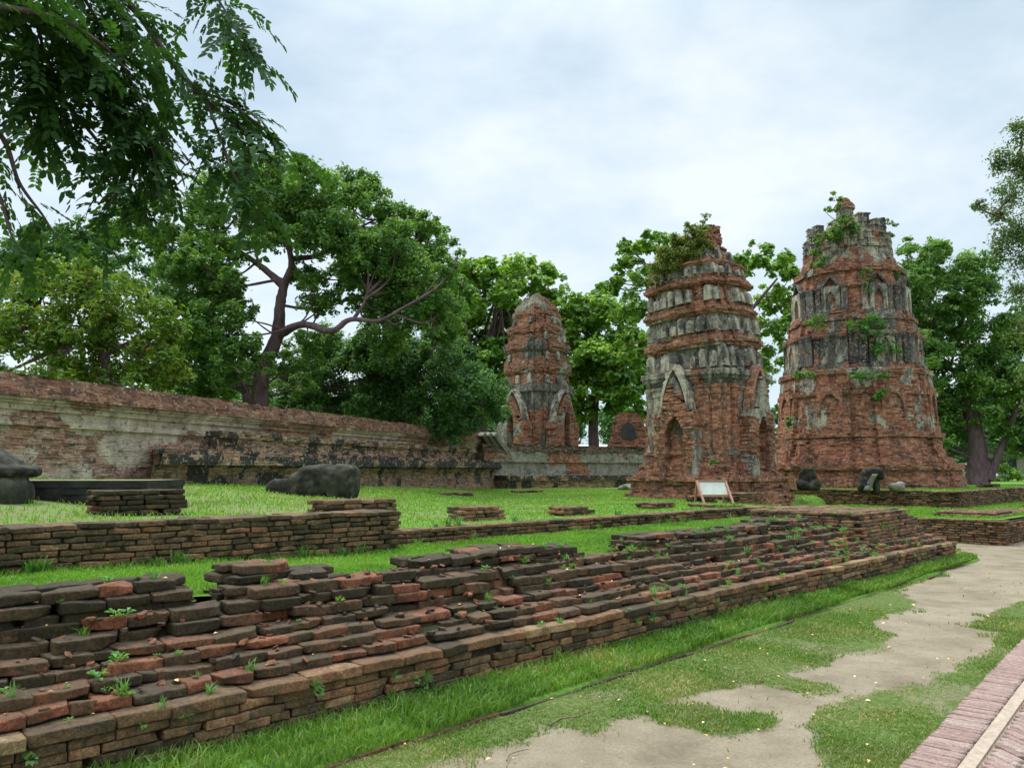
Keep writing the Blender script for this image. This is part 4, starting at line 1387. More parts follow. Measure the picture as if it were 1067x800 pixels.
mesh_np('niche', np.array(V), np.array([[2 * i, 2 * i + 1, 2 * i + 3, 2 * i + 2] for i in range(11)], np.int32), {}, M_NICHE, frag, False)  # flat arch sheet, no recess: the niche's shade is put into its colour

# --- large round stupa on its platform
CP = Vector((13.5, 30.2, 0))
stupa = empty('ruined_stupa', (CP.x, CP.y, 0), 0, 'massive round red brick stupa in stacked tiers with black stained niches and weeds on ledges', 'stupa')
cw = tuple(CP)
FACE0 = math.atan2(-CP.y, -CP.x) + math.radians(-17)     # direction of the face a little left of the sight line
def octo(a):
    c, s = math.cos(FACE0), math.sin(FACE0)
    return [(x * c - y * s, x * s + y * c) for x, y in octagon(a)]
stupa.scale = (.95, .95, 1)
def oct_l(name, lv, z0, z1, seed, st=None, jit=.022, ero=.09, ch=.06, miss=.05):
    jit *= .45; ero *= .55; miss *= .6
    f_ = {'base': .91, 'lower_tier': .935, 'middle_tier': .965}.get(name, 1.0)
    return layered(name, steps_fn([(z_, a_ * f_) for z_, a_ in lv], octo), z0, z1, ch, 5, M_CHEDI, stupa, jit, miss, .08, ero, .8, seed, st, True, cw)
oct_l('base', [(0, 4.05), (.5, 4.0), (.51, 3.88), (.78, 3.88), (.8, 3.98), (.98, 3.98), (1.0, 3.7), (1.25, 3.6), (1.27, 3.45), (1.55, 3.4), (1.57, 3.34), (1.95, 3.28)], .9, 2.85, 201, None, .03, .16, .06, .06)
oct_l('lower_tier', [(0, 3.26), (.15, 3.26), (.17, 3.12), (1.55, 3.0), (1.57, 3.08), (1.68, 3.08), (1.7, 2.97), (2.1, 2.94), (2.3, 2.9), (2.32, 2.98), (2.52, 2.98)], 2.85, 5.37, 202, plaster_fn([(0, -.2), (1.5, -.05), (1.9, .2), (2.5, .3)], 203, 4.4, 1.6), .022, .10)
tB_ = oct_l('middle_tier', [(0, 2.72), (.2, 2.72), (.22, 2.62), (1.22, 2.55), (1.24, 2.68), (1.36, 2.68), (1.4, 2.5), (1.85, 2.42), (1.87, 2.5), (2.05, 2.46)], 5.37, 7.42, 204, plaster_fn([(0, .3), (.2, .68), (1.2, .65), (1.3, .1), (1.7, .05), (2.05, .3)], 205, 4.2, 1.7), .018, .08)
tA_ = oct_l('upper_tier', [(0, 2.3), (.15, 2.3), (.17, 2.2), (1.1, 2.12), (1.12, 2.2), (1.2, 2.2), (1.22, 2.06), (1.75, 2.0), (1.77, 2.1), (1.9, 2.1), (2.05, 1.95)], 7.42, 9.47, 206, plaster_fn([(0, .45), (.3, .62), (1.1, .5), (1.3, .05), (2.05, .1)], 207, 4.2, 1.7), .02, .09)
oct_l('neck', [(0, 1.86), (.4, 1.72), (.42, 1.66), (.75, 1.66)], 9.47, 10.2, 208, plaster_fn([(0, .2), (.7, .5)], 209), .03, .12)
oct_l('crown', [(0, 1.66), (.15, 1.66), (.17, 1.56), (.7, 1.56), (.72, 1.48), (1.0, 1.42)], 10.2, 10.95, 210, plaster_fn([(0, .5), (1, .45)], 211, 4, 2.0), .03, .16)
layered('crown', lambda z: [(x + .02, y) for x, y in octo(float(np.interp(z, [0, .4, .9], [1.1, .75, .55])))], 10.95, 11.65, .06, 3, M_CHEDI, stupa, .04, .1, .1, .2, 1.0, 212, plaster_fn([(0, .2), (1, .3)], 213), True, cw)
def finial_fn(z):
    a = float(np.interp(z, [0, .55, .56, .68, .70, .95, 1.1], [.34, .33, .42, .42, .40, .2, .03]))
    return [(a * math.cos(t), a * math.sin(t)) for t in np.linspace(0, 2 * math.pi, 12, endpoint=False)]
layered('finial', finial_fn, 11.6, 12.62, .055, 2, M_CHEDI, stupa, .012, .03, .04, .03, 1.0, 214, plaster_fn([(0, .5), (.6, .4), (.7, -.4), (1.1, -.5)], 215), True, cw)
# fluted turrets standing round the crown
def turret_mesh(w, h, mat):
    bm = bmesh.new()
    for k in range(4):
        x = (k - 1.5) * w / 4
        bmesh.ops.create_cone(bm, cap_ends=True, segments=8, radius1=w / 7, radius2=w / 8, depth=h, matrix=Matrix.Translation((x, -.06 - .04 * (k in (1, 2)), h / 2)))
    bmesh.ops.create_cube(bm, size=1, matrix=Matrix.Translation((0, .06, h * .48)) @ Matrix.Diagonal((w * .95, .24, h * .96, 1)))
    for z in (.06, .5, .97):
        bmesh.ops.create_cube(bm, size=1, matrix=Matrix.Translation((0, 0, h * z)) @ Matrix.Diagonal((w * 1.08, .36, .07, 1)))
    me = bpy.data.meshes.new('turret')
    bm.to_mesh(me); bm.free()
    me.materials.append(mat)
    for an, v in (('stucco', .78), ('rnd', .5)):
        a = me.attributes.new(an, 'FLOAT', 'POINT'); a.data.foreach_set('value', np.full(len(me.vertices), v, np.float32))
    return me
TUR, TUR2 = turret_mesh(.58, .75, M_PLASTER), turret_mesh(.5, .68, M_PLASTER)
def face_obj(name, me, root, ang, r, z, sc=1.0):
    o = bpy.data.objects.new(name, me)
    COL.objects.link(o); o.parent = root
    o.location = (r * math.cos(ang), r * math.sin(ang), z)
    o.rotation_euler = (0, 0, ang + math.pi / 2)
    o.scale = (sc, 1, sc)
    return o
view = math.atan2(-CP.y, -CP.x)
for da, r, z, sc in ((30, 1.30, 10.93, .85), (56, 1.36, 10.93, .6), (80, 1.38, 10.9, .8), (12, 1.2, 10.93, .4), (120, 1.4, 10.93, .9), (160, 1.4, 10.93, 1), (200, 1.4, 10.93, .8), (-75, 1.4, 10.93, .6), (-50, 1.38, 10.93, .55)):
    face_obj('turret', TUR, stupa, view + math.radians(da), r, z, sc)
for k in range(14):
    face_obj('turret', TUR2, stupa, view + k * 2 * math.pi / 14 + .1, 1.56, 10.26, .8 if k % 3 else .95)
# niches
def niche_obj(root, w, h, dw, sp, ap, ang, r, z, st, seed, gable=True, t=.2):
    """plastered frame with a pointed recess backed by brick: frame > back"""
    V, F, S = [], [], []
    n = 16
    zs_ = np.concatenate([np.linspace(0, sp, 4), np.linspace(sp, ap, n - 4)[1:], [ap + .02]])
    def hw_out(zz):
        if not gable or zz < h * .72: return w
        return w * max(.05, 1 - (zz - h * .72) / (h * .28)) ** .8
    zs_ = np.concatenate([zs_, np.linspace(ap + .03, h, 6)[1:]])
    for sgn in (-1, 1):
        b0 = len(V)
        for zz in zs_:
            hi_ = arch_half(zz, dw, sp, ap)
            ho = hw_out(zz)
            hi_ = min(hi_, ho - .01) if ho > hi_ else ho * .9
            V += [(sgn * hi_, 0.1, zz), (sgn * hi_, -t, zz), (sgn * ho, -t, zz), (sgn * ho, .1, zz)]
        for i in range(len(zs_) - 1):
            for j in range(3):
                q = [b0 + i * 4 + j, b0 + i * 4 + j + 1, b0 + (i + 1) * 4 + j + 1, b0 + (i + 1) * 4 + j]
                F.append(q if sgn > 0 else q[::-1])
    fr = mesh_np('niche', np.array(V), np.array(F, np.int32), {'rnd': np.full(len(V), .5), 'stucco': np.full(len(V), st)}, M_PLASTER, root, False)
    fr.location = (r * math.cos(ang), r * math.sin(ang), z)
    fr.rotation_euler = (0, 0, ang + math.pi / 2)
    V = []
    zz_ = np.linspace(0, ap, 12)
    for zz in zz_:
        hw = arch_half(zz, dw, sp, ap) + .02
        V += [(-hw, .02, zz), (hw, .02, zz)]
    bk_ = mesh_np('niche_back', np.array(V), np.array([[2 * i, 2 * i + 1, 2 * i + 3, 2 * i + 2] for i in range(11)], np.int32), {'rnd': np.random.default_rng(seed).random(len(V)), 'stucco': np.linspace(.55, .2, len(V))}, M_CHEDI, fr, False)
    return fr
lt = [c for c in bpy.data.objects if c.parent == stupa and c.name.startswith('lower_tier')][0]
def slab_obj(root, me, ang, r, z, sx, sz):
    o = bpy.data.objects.new('pilaster', me); COL.objects.link(o); o.parent = root
    o.location = (r * math.cos(ang), r * math.sin(ang), z); o.rotation_euler = (0, 0, ang + math.pi / 2); o.scale = (sx, 1, sz)
def gable_mesh():
    V, F = [], []
    pts = []
    for t in np.linspace(-1, 1, 15):
        f = 1 - abs(t)
        pts.append((t * .52 * (1 + .0 * f), .62 * f ** .85))
    for x, z in pts:
        nx = 1 if x >= 0 else -1
        for dx, dz, y in ((0, 0, -.14), (nx * .10, .09, -.12), (nx * .10, .09, .1), (0, 0, .1)):
            V.append((x + dx * (0.3 if abs(x) < .05 else 1), y, z + dz))
    for i in range(len(pts) - 1):
        for j in range(4):
            F.append([i * 4 + j, (i + 1) * 4 + j, (i + 1) * 4 + (j + 1) % 4, i * 4 + (j + 1) % 4])
    me = bpy.data.meshes.new('gable')
    me.from_pydata(V, [], F); me.materials.append(M_BLACKP)
    for an, v in (('stucco', .6), ('rnd', .4)):
        a_ = me.attributes.new(an, 'FLOAT', 'POINT'); a_.data.foreach_set('value', np.full(len(V), v, np.float32))
    return me
GAB = gable_mesh()
for i in range(8):
    ang = FACE0 + i * math.pi / 4
    niche_obj(tB_, .37, 1.05, .24, .42, .92, ang, 2.51, 5.60, .64, i, False, .10)
    for da, me in ((-.205, PILB), (.205, PIL if i % 3 else PILB)):
        a2 = ang + da
        slab_obj(tB_, me, a2, 2.57, 5.58, .8, .52)
    for da in (-.06, .06):
        slab_obj(tB_, PILB, ang + math.pi / 8 + da, 2.63, 5.58, 1.0, .54)
    niche_obj(tA_, .36, .95, .19, .40, .78, ang, 2.20, 7.62, .64, 20 + i, False, .10)
    g_ = bpy.data.objects.new('gable', GAB); COL.objects.link(g_); g_.parent = tA_
    g_.location = (2.19 * math.cos(ang), 2.19 * math.sin(ang), 8.50); g_.rotation_euler = (0, 0, ang + math.pi / 2); g_.scale = (.66, .7, .72)
    for da in (-.23, .23):
        slab_obj(tA_, PIL if (i + (da > 0)) % 2 else PILB, ang + da, 2.24, 7.6, .7, .46)
    if i % 2: slab_obj(tA_, PILB, ang + math.pi / 8, 2.28, 7.6, 1.2, .46)
    niche_obj(lt, .5, 1.6, .36, .85, 1.42, ang, 2.89, 3.1, .02 if i % 2 else .15, 40 + i, False, .08)

# ------------------------------------------------------------------ statue fragments
def blob_statue(name, lumps, mat, loc, yaw, label, voxel=.05, sc=1.0, cat='statue', seed=0):
    """lumps: (center, half size, tilt euler, roundness); merged to one worn body"""
    bm = bmesh.new()
    for c, hs, eu, rd in lumps:
        r = bmesh.ops.create_icosphere(bm, subdivisions=3, radius=1.0)
        from mathutils import Euler
        Rm = Euler(eu).to_matrix()
        for v in r['verts']:
            p = v.co.copy()
            p = Vector([math.copysign(abs(q) ** rd, q) for q in p])
            p = Vector((p.x * hs[0], p.y * hs[1], p.z * hs[2]))
            v.co = Rm @ p + Vector(c)
    for v in bm.verts:
        v.co *= sc
    o = bm_obj(name, bm, mat, None, True)
    md = o.modifiers.new('remesh', 'REMESH'); md.mode = 'VOXEL'; md.voxel_size = voxel; md.use_smooth_shade = True
    tx = bpy.data.textures.new(name, 'CLOUDS'); tx.noise_scale = .22; tx.noise_depth = 3
    dm = o.modifiers.new('wear', 'DISPLACE'); dm.texture = tx; dm.strength = voxel * 2.2; dm.mid_level = .5; dm.texture_coords = 'LOCAL'
    o.location = loc
    o.rotation_euler = (0, 0, yaw)
    return tag(o, label, cat)
p = at_z(-27, 531, 1.17)
blob_statue('statue_fragment', [((-.1, 0, .22), (.46, .45, .30), (0, 0, 0), .7), ((.24, -.1, .22), (.25, .36, .24), (0, .15, 0), .75), ((-.02, .03, .53), (.5, .42, .08), (0, .05, 0), .55),
                                ((-.15, .05, .70), (.46, .34, .13), (0, .42, 0), .6), ((-.35, .1, .78), (.3, .3, .2), (0, .3, 0), .7)], M_STONE, (p.x, p.y + .3, 1.13), .1,
            'black headless seated statue fragment with a rounded knee, cut off by the left edge', .022)
p = at_z(322, 518, 1.07)
blob_statue('statue_fragment', [((-.70, 0, .16), (.36, .35, .22), (0, 0, .1), .6), ((-.72, 0, .30), (.30, .32, .16), (0, -.1, 0), .65), ((-.08, .05, .30), (.48, .42, .36), (0, -.12, 0), .6), ((.15, .05, .40), (.5, .40, .36), (0, -.06, 0), .55),
                                ((.70, 0, .36), (.30, .42, .40), (0, .08, 0), .5), ((.62, -.28, .30), (.16, .2, .38), (0, .1, 0), .55), ((.90, -.1, .22), (.12, .32, .26), (0, .1, 0), .6)], M_STONE, (p.x + .0, p.y + .35, 1.02), -.12,
            'broad black lump of a fallen stone torso lying on the grass mound before the plinth', .035)
p = at_y(845, 510, 24.9)
blob_statue('statue_fragment', [((0, -.05, .12), (.36, .3, .12), (0, 0, 0), .7), ((-.2, -.15, .20), (.18, .2, .12), (0, .2, .3), .75), ((.2, -.15, .22), (.18, .2, .13), (0, -.2, -.3), .75), ((-.02, .05, .44), (.20, .16, .28), (0, 0, 0), .75),
                                ((-.2, 0, .46), (.08, .09, .22), (0, .2, 0), .8), ((.18, -.02, .46), (.08, .09, .22), (0, -.2, 0), .8), ((0, .05, .66), (.24, .14, .1), (0, 0, 0), .8)], M_STONE, (p.x, p.y + .2, 1.0), -.2,
            'small dark headless seated figure on the grassy platform, left of the bent stone fragment', .03)
p = at_y(910, 510, 24.6)
o = blob_statue('statue_fragment', [((-.16, 0, .22), (.2, .2, .3), (0, .22, 0), .7), ((-.03, 0, .5), (.24, .2, .22), (0, .35, 0), .75), ((.16, 0, .62), (.28, .2, .13), (0, .12, 0), .7), ((.32, 0, .52), (.11, .18, .16), (0, -.1, 0), .75), ((.19, .02, .14), (.09, .12, .28), (0, 0, 0), .7)], M_STONE,
            (p.x - .05, p.y + .1, 1.0), -.1, 'bent black topped stone torso with pale worn front, standing on the grassy platform', .03)
p = at_y(910, 510, 24.6)
V = []
for k, f in enumerate(np.linspace(0, 1, 8)):
    z = .02 + .52 * f
    xo = -.27 + .30 * f ** 1.2
    V += [(xo - .02, -.22 + .02 * math.sin(f * 3), z), (xo + .21 - .06 * f, -.225 + .02 * math.sin(f * 3), z)]
pf_ = mesh_np('worn_front', np.array(V), np.array([[2 * i, 2 * i + 1, 2 * i + 3, 2 * i + 2] for i in range(7)], np.int32), {}, M_PALESTONE, o, True)
sd = pf_.modifiers.new('thick', 'SOLIDIFY'); sd.thickness = .06
p = at_y(936, 510, 24.4)
blob_statue('stone', [((0, 0, .12), (.24, .18, .13), (0, .1, 0), .7), ((.12, 0, .2), (.12, .14, .1), (0, 0, 0), .8)], M_PALESTONE, (p.x, p.y + .1, 1.0), 0, 'little pale stone lump on the grassy platform, right of the bent statue', .03, 1, 'stone')
# moss-topped pedestal on the mound
def mat_slab():
    m, nt, b = new_mat('blackened_mossy_slab')
    P = geo_pos(nt)
    c = ramp(nt, noise_(nt, P, 6, 6, .7), [(.3, (.014, .014, .012)), (.7, (.045, .042, .034))])
    mo = ramp(nt, noise_(nt, P, 3, 5, .7), [(.4, (.2, .19, .14)), (.6, (.14, .15, .03))])
    c = mix(nt, up_face(nt, .5, .9), c, mo)
    nt.links.new(c, b.inputs['Base Color'])
    bump(nt, b, noise_(nt, P, 25, 6, .7), .5, .03)
    return m
a = at_z(152, 525, 1.2)
ped = empty('pedestal', (a.x, a.y, 0), .06, 'long black stone pedestal with a mossy top on the mound behind the brick pile', 'pedestal')
layered('slab', lambda z: [(-4.2, 0), (0, 0), (0, 1.5), (-4.2, 1.5)], 1.05, 1.515, .09, [40, 14, 40, 14], mat_slab(), ped, .012, .02, .02, .04, 1.0, 97, None, True, (a.x, a.y, 0))
a = at_z(58, 497, 1.5)
bk = Bricks()
for c in range(3):
    s = -2.6
    while s < .6 - c * .32:
        L = rr.uniform(.24, .32)
        bk.add((s, 0, c * .062 + .03), (L - .008, .4, .056), 0, (0, rr.uniform(-.03, .03)), rr.uniform(.3, .95)); s += L
o = bk.build('brick_footing', M_PALE, None, False, .008, .012, .3, 98)
o.location = (a.x + .2, a.y + .35, 1.5); o.rotation_euler = (0, 0, .06)
tag(o, 'three tapering courses of reddish brick on top of the black pedestal', 'brick footing', 'brick footings on the lawn')

# ------------------------------------------------------------------ information panel
a = at_z(745, 524, .82)
panel = empty('information_panel', (a.x, a.y, .84), .12, 'pale information panel in a tilted reddish wooden frame on the lawn', 'sign')
M_WOOD = mat_plain('reddish_wood', (.36, .19, .14), .7, .25, 20)
M_PANEL = mat_plain('faded_panel', (.50, .52, .44), .5, .12, 6)
bm = bmesh.new()
W_, H_, TLT = .76, .46, -.62
def beam(bm, p0, p1, t, t2=None):
    p0, p1 = Vector(p0), Vector(p1)
    d = p1 - p0
    q = d.to_track_quat('Z', 'Y').to_matrix().to_4x4()
    bmesh.ops.create_cube(bm, size=1, matrix=Matrix.Translation((p0 + p1) / 2) @ q @ Matrix.Diagonal((t, t2 or t, d.length, 1)))
def tp(x, h): return (x, h * math.sin(-TLT) * .8, .17 + h * math.cos(TLT))
for x in (-W_ / 2, W_ / 2):
    beam(bm, tp(x, 0), tp(x, H_), .055)
for h in (0, H_):
    beam(bm, tp(-W_ / 2 - .02, h), tp(W_ / 2 + .02, h), .057)
bm_obj('frame', bm, M_WOOD, panel)
for x in (-W_ / 2, W_ / 2):
    bm = bmesh.new()
    beam(bm, (x, -.28, -.05), (x + (.0 if x > 0 else -.02), tp(0, H_ * .98)[1], tp(0, H_ * .98)[2]), .045)
    bm_obj('leg', bm, M_WOOD, panel)
    bm = bmesh.new()
    beam(bm, (x, .42, -.05), (x, tp(0, H_ * .9)[1] + .03, tp(0, H_ * .9)[2]), .045)
    bm_obj('leg', bm, M_WOOD, panel)
V = [tp(-W_ / 2 + .02, .02), tp(W_ / 2 - .02, .02), tp(W_ / 2 - .02, H_ - .02), tp(-W_ / 2 + .02, H_ - .02)]
o = mesh_np('panel', np.array(V), np.array([[0, 1, 2, 3]], np.int32), {}, M_PANEL, panel, False)
sd = o.modifiers.new('thick', 'SOLIDIFY'); sd.thickness = .02

# ------------------------------------------------------------------ brick walkway on the right
e0, e1 = at_z(932.8, 800, .03), at_z(1067, 662, .03)
pd = Vector((e1.x - e0.x, e1.y - e0.y, 0)).normalized()
PY = math.atan2(pd.y, pd.x)
walk = empty('pavement', (e0.x, e0.y, 0), PY)
walk['kind'] = 'structure'
bk = Bricks()
x = -4.0
while x < 16:
    w = rr.uniform(.05, .062)
    bk.add((x + w / 2, -.125 + rr.uniform(-.004, .004), .0 + rr.uniform(-.003, .003)), (w - .004, .245, .06), rr.uniform(-.02, .02), (rr.uniform(-.02, .02), 0), min(1, max(0, rr.gauss(.5, .22))))
    x += w
# herringbone of bricks on edge
L_, B_ = .25, .058
nb = 4
for i in range(-80, 330):
    for j in range(-6, 14):
        for o_ in (0, 1):
            # zigzag bond at 45 degrees to the kerb line
            k = i
            u0 = k * B_ * 1.0
            v0 = (j * 2 + o_) * L_ * .7071
            cx_ = u0 * 1.4142
            if cx_ < -4 or cx_ > 10: continue
            if v0 > 2.2 or v0 < -.1: continue
            ang = math.pi / 4 if o_ == 0 else -math.pi / 4
            bk.add((cx_ + (.0 if o_ else .0), -.34 - v0 - L_ * .35, .0 + rr.uniform(-.003, .003)), (L_ - B_ * .9, B_ - .004, .06), ang + rr.uniform(-.015, .015), (0, 0), min(1, max(0, rr.gauss(.5, .24))))
bk.build('paving_bricks', M_PAVE, walk, False, .002, .006, .12, 99)
M_MORTAR = mat_plain('pale_mortar', (.36, .28, .215), .95, .25, 25)
bm = bmesh.new()
bmesh.ops.create_cube(bm, size=1, matrix=Matrix.Translation((4, -1.35, -.09)) @ Matrix.Diagonal((20, 2.66, .20, 1)))
bm_obj('mortar_bed', bm, M_MORTAR, walk)
bm = bmesh.new()
bmesh.ops.create_cube(bm, size=1, matrix=Matrix.Translation((4, -.29, -.03)) @ Matrix.Diagonal((20, .075, .115, 1)))
bm_obj('mortar_band', bm, M_MORTAR, walk)
# ------------------------------------------------------------------ trees
def leaves(P, Nrm, size, rng, asp=.55, fold=.18):
    """leaf cards: P (N,3) positions, Nrm (N,3) facing; returns verts, quads"""
    n = len(P)
    t = rng.normal(0, 1, (n, 3))
    t -= Nrm * (t * Nrm).sum(1, keepdims=True)
    t /= np.maximum(np.linalg.norm(t, axis=1, keepdims=True), 1e-6)
    b = np.cross(Nrm, t)
    L = (size * rng.uniform(.7, 1.3, n))[:, None]
    v0 = P - t * L * .5
    v2 = P + t * L * .5 - Nrm * L * .06
    v1 = P + b * L * asp * .5 + Nrm * L * fold * .5 - t * L * .05
    v3 = P - b * L * asp * .5 + Nrm * L * fold * .5 - t * L * .05
    V = np.stack([v0, v1, v2, v3], 1).reshape(-1, 3)
    F = np.arange(4 * n).reshape(n, 4)
    return V, F

def crown_points(blobs, leaf, cover, rng, clumps=16, clump_r=(.26, .44), flat=.75, hollow=.45):
    """leaf positions clustered in small clumps spread through each blob"""
    P, Nn, R = [], [], []
    for c, r in blobs:
        c = np.array(tuple(c), float)
        m = max(6, int(clumps * rng.uniform(.8, 1.2)))
        d = rng.normal(0, 1, (m, 3)); d /= np.linalg.norm(d, axis=1, keepdims=True)
        rad = r * (hollow + (1 - hollow) * rng.random(m) ** .5)
        cc = c + d * rad[:, None] * np.array([1, 1, .85])
        cr_ = r * rng.uniform(*clump_r, m)
        for q, w in zip(cc, cr_):
            k = max(14, int(cover * 22 * w * w / (leaf * leaf)))
            e_ = rng.normal(0, 1, (k, 3)); e_ /= np.linalg.norm(e_, axis=1, keepdims=True)
            rr2 = w * (rng.random(k) ** .42) * (1 + .25 * rng.normal(0, 1, k).clip(-1, 2))
            p = q + e_ * rr2[:, None] * np.array([1, 1, flat])
            nn = e_ * .55 + np.array([0, 0, .75]) + rng.normal(0, .5, (k, 3))
            nn /= np.linalg.norm(nn, axis=1, keepdims=True)
            P.append(p); Nn.append(nn)
            tone = rng.uniform(.18, .78)
            R.append(np.clip(tone + rng.normal(0, .17, k) + (rng.random(k) < .03) * .4, 0, 1))
    return np.concatenate(P), np.concatenate(Nn), np.concatenate(R)

def make_tree(name, label, trunk, limbs, blobs, mat, leaf, cover=1.0, seed=0, clumps=16, asp=.55, group=None, flat=.75, twigs=True, clump_r=(.26, .44), hollow=.45):
    """trunk: list of (point, radius); limbs: lists of (point, radius); blobs: (centre, radius)"""
    rng = np.random.default_rng(seed)
    base = trunk[0][0]
    root = empty(name, tuple(base), 0, label, 'tree', group)
    off = np.array(tuple(base))
    pt = Parts()
    pts = bez([p for p, _ in trunk], 6)
    v, f = tube(pts, np.interp(np.linspace(0, 1, len(pts)), np.linspace(0, 1, len(trunk)), [r for _, r in trunk]), 12, .18, seed)
    pt.add(v - off, f)
    allp = [np.array(tuple(p)) for p, r in trunk[1:]]
    for lb in limbs:
        pts = bez([p for p, _ in lb], 6)
        v, f = tube(pts, np.interp(np.linspace(0, 1, len(pts)), np.linspace(0, 1, len(lb)), [r for _, r in lb]), 8, .2, seed + 3)
        pt.add(v - off, f)
        allp += [np.array(tuple(p)) for p in pts[2:]]
    if twigs:
        A = np.array(allp)
        for c, r in blobs:
            c = np.array(tuple(c))
            if rng.random() < .5: continue
            dist = np.linalg.norm(A - c, axis=1) + np.maximum(0, A[:, 2] - c[2]) * 1.5
            j = A[np.argsort(dist)[min(len(A) - 1, rng.integers(0, 5))]]
            ln = np.linalg.norm(c - j)
            mid = (j + c) / 2 + rng.normal(0, .08, 3) * ln - np.array([0, 0, .06 * ln])
            pts = bez([j, mid, c], 5)
            v, f = tube(pts, np.linspace(.02 + .014 * ln, .015, len(pts)), 6, .2, seed)
            pt.add(v - off, f)
            for _ in range(3):
                e_ = rng.normal(0, 1, 3); e_ /= np.linalg.norm(e_)
                tip = c + e_ * r * .8
                pts = bez([mid * .4 + c * .6, c + e_ * r * .35 + rng.normal(0, .05, 3) * r, tip], 4)
                v, f = tube(pts, np.linspace(.018, .007, len(pts)), 5)
                pt.add(v - off, f)
    pt.build('trunk', M_BARK, root)
    P, Nn, R = crown_points(blobs, leaf, cover, rng, clumps, clump_r, flat, hollow)
    V, F = leaves(P - off, Nn, leaf, rng, asp)
    mesh_np('crown', V, F, {'rnd': np.repeat(R, 4)}, mat, root, False)
    return root

def bl(Y, items, jit=1.2, seed=1, sat=2):
    r_ = random.Random(seed)
    out = []
    for x, y, r, *d in items:
        dy = d[0] if d else r_.uniform(-jit, jit)
        out.append((at_y(x, y, Y + dy), r / FPX * Y))
        for _ in range(sat):
            an = r_.uniform(0, 6.28)
            out.append((at_y(x + math.cos(an) * r * .75, y + math.sin(an) * r * .65, Y + r_.uniform(-jit, jit) * 1.3), r * r_.uniform(.5, .7) / FPX * Y))
    return out
def br(Y, items):
    return [(at_y(x, y, Y + dy), r) for x, y, dy, r in items]

# big spreading tree behind the wall
Y = 28.0
ba = at_y(268, 432, Y); ba.z = .9
tr = [(ba, .36), (at_y(272, 400, Y), .28), (at_y(289, 350, Y), .24), (at_y(292, 318, Y), .19), (at_y(296, 297, Y), .16)]
lim = [br(Y, [(295, 298, 0, .16), (275, 280, .3, .12), (250, 262, .8, .08), (225, 245, 1.2, .04)]),
       br(Y, [(296, 297, 0, .16), (304, 275, -.3, .12), (300, 245, -.6, .09), (320, 215, -.8, .04)]),
       br(Y, [(272, 281, .3, .07), (266, 262, .1, .05), (262, 240, 0, .03)]),
       br(Y, [(289, 350, 0, .18), (315, 338, -1, .13), (345, 345, -2, .11), (365, 333, -2.2, .09), (395, 334, -2.6, .06), (425, 318, -3, .03)]),
       br(Y, [(368, 333, -2.2, .07), (378, 318, -2.2, .05), (385, 300, -2.1, .03)]),
       br(Y, [(302, 270, -.3, .11), (335, 265, .5, .09), (370, 240, 1.2, .05), (400, 225, 1.5, .03)]),
       br(Y, [(262, 428, 0, .16), (250, 395, 1.0, .15), (232, 375, 2, .12), (200, 368, 3, .10), (170, 350, 4, .07)])]
blobs = bl(Y, [(330, 203, 34), (368, 195, 26), (392, 212, 20), (275, 198, 34), (238, 208, 34), (300, 180, 22), (215, 235, 32), (420, 240, 28), (448, 250, 22), (462, 275, 20), (395, 265, 36), (345, 250, 32),
               (432, 300, 34), (455, 330, 26), (240, 262, 20), (410, 300, 28), (205, 300, 34), (222, 335, 30), (185, 335, 26), (255, 325, 14), (205, 365, 28), (330, 305, 22), (300, 240, 22),
               (180, 260, 26), (160, 225, 28), (130, 235, 24), (260, 235, 22), (350, 290, 20), (420, 330, 22), (175, 300, 24), (235, 390, 18), (165, 375, 26), (215, 270, 28), (190, 285, 24), (235, 300, 20), (225, 360, 24), (205, 395, 20), (325, 232, 30), (300, 215, 30), (350, 225, 28), (385, 285, 26), (415, 270, 26), (430, 285, 24), (365, 255, 24), (245, 372, 24, 4), (250, 404, 22, 4), (302, 392, 24, 5), (312, 366, 22, 5), (224, 402, 24, 4), (338, 352, 20, 5), (275, 392, 20, 6), (375, 320, 16), (320, 285, 18), (405, 345, 24)], 2.0, 3)
make_tree('tree', 'tall spreading dark green tree with a bare forked trunk behind the long wall', tr, lim, blobs, M_LEAF_A, .16, 1.2, 301, 17)
# lower bushy tree right of it
Y = 33.0
b0 = at_y(424, 440, Y); b0.z = .9
tr = [(b0, .25), (at_y(422, 420, Y), .2), (at_y(418, 390, Y), .16)]
blobs = bl(Y, [(345, 380, 32), (380, 390, 36), (415, 380, 36), (452, 390, 34), (485, 400, 30), (400, 420, 34), (440, 428, 30), (480, 432, 26), (505, 425, 22), (360, 412, 28), (330, 400, 22), (310, 395, 22), (325, 425, 20), (300, 415, 18), (395, 358, 26), (440, 355, 28), (470, 365, 24), (512, 405, 18)], 1.6, 5)
make_tree('tree', 'low bushy dark green tree between the forked trunk and the small reddish tower', tr, [], blobs, M_LEAF_C, .165, 1.25, 302, 17)
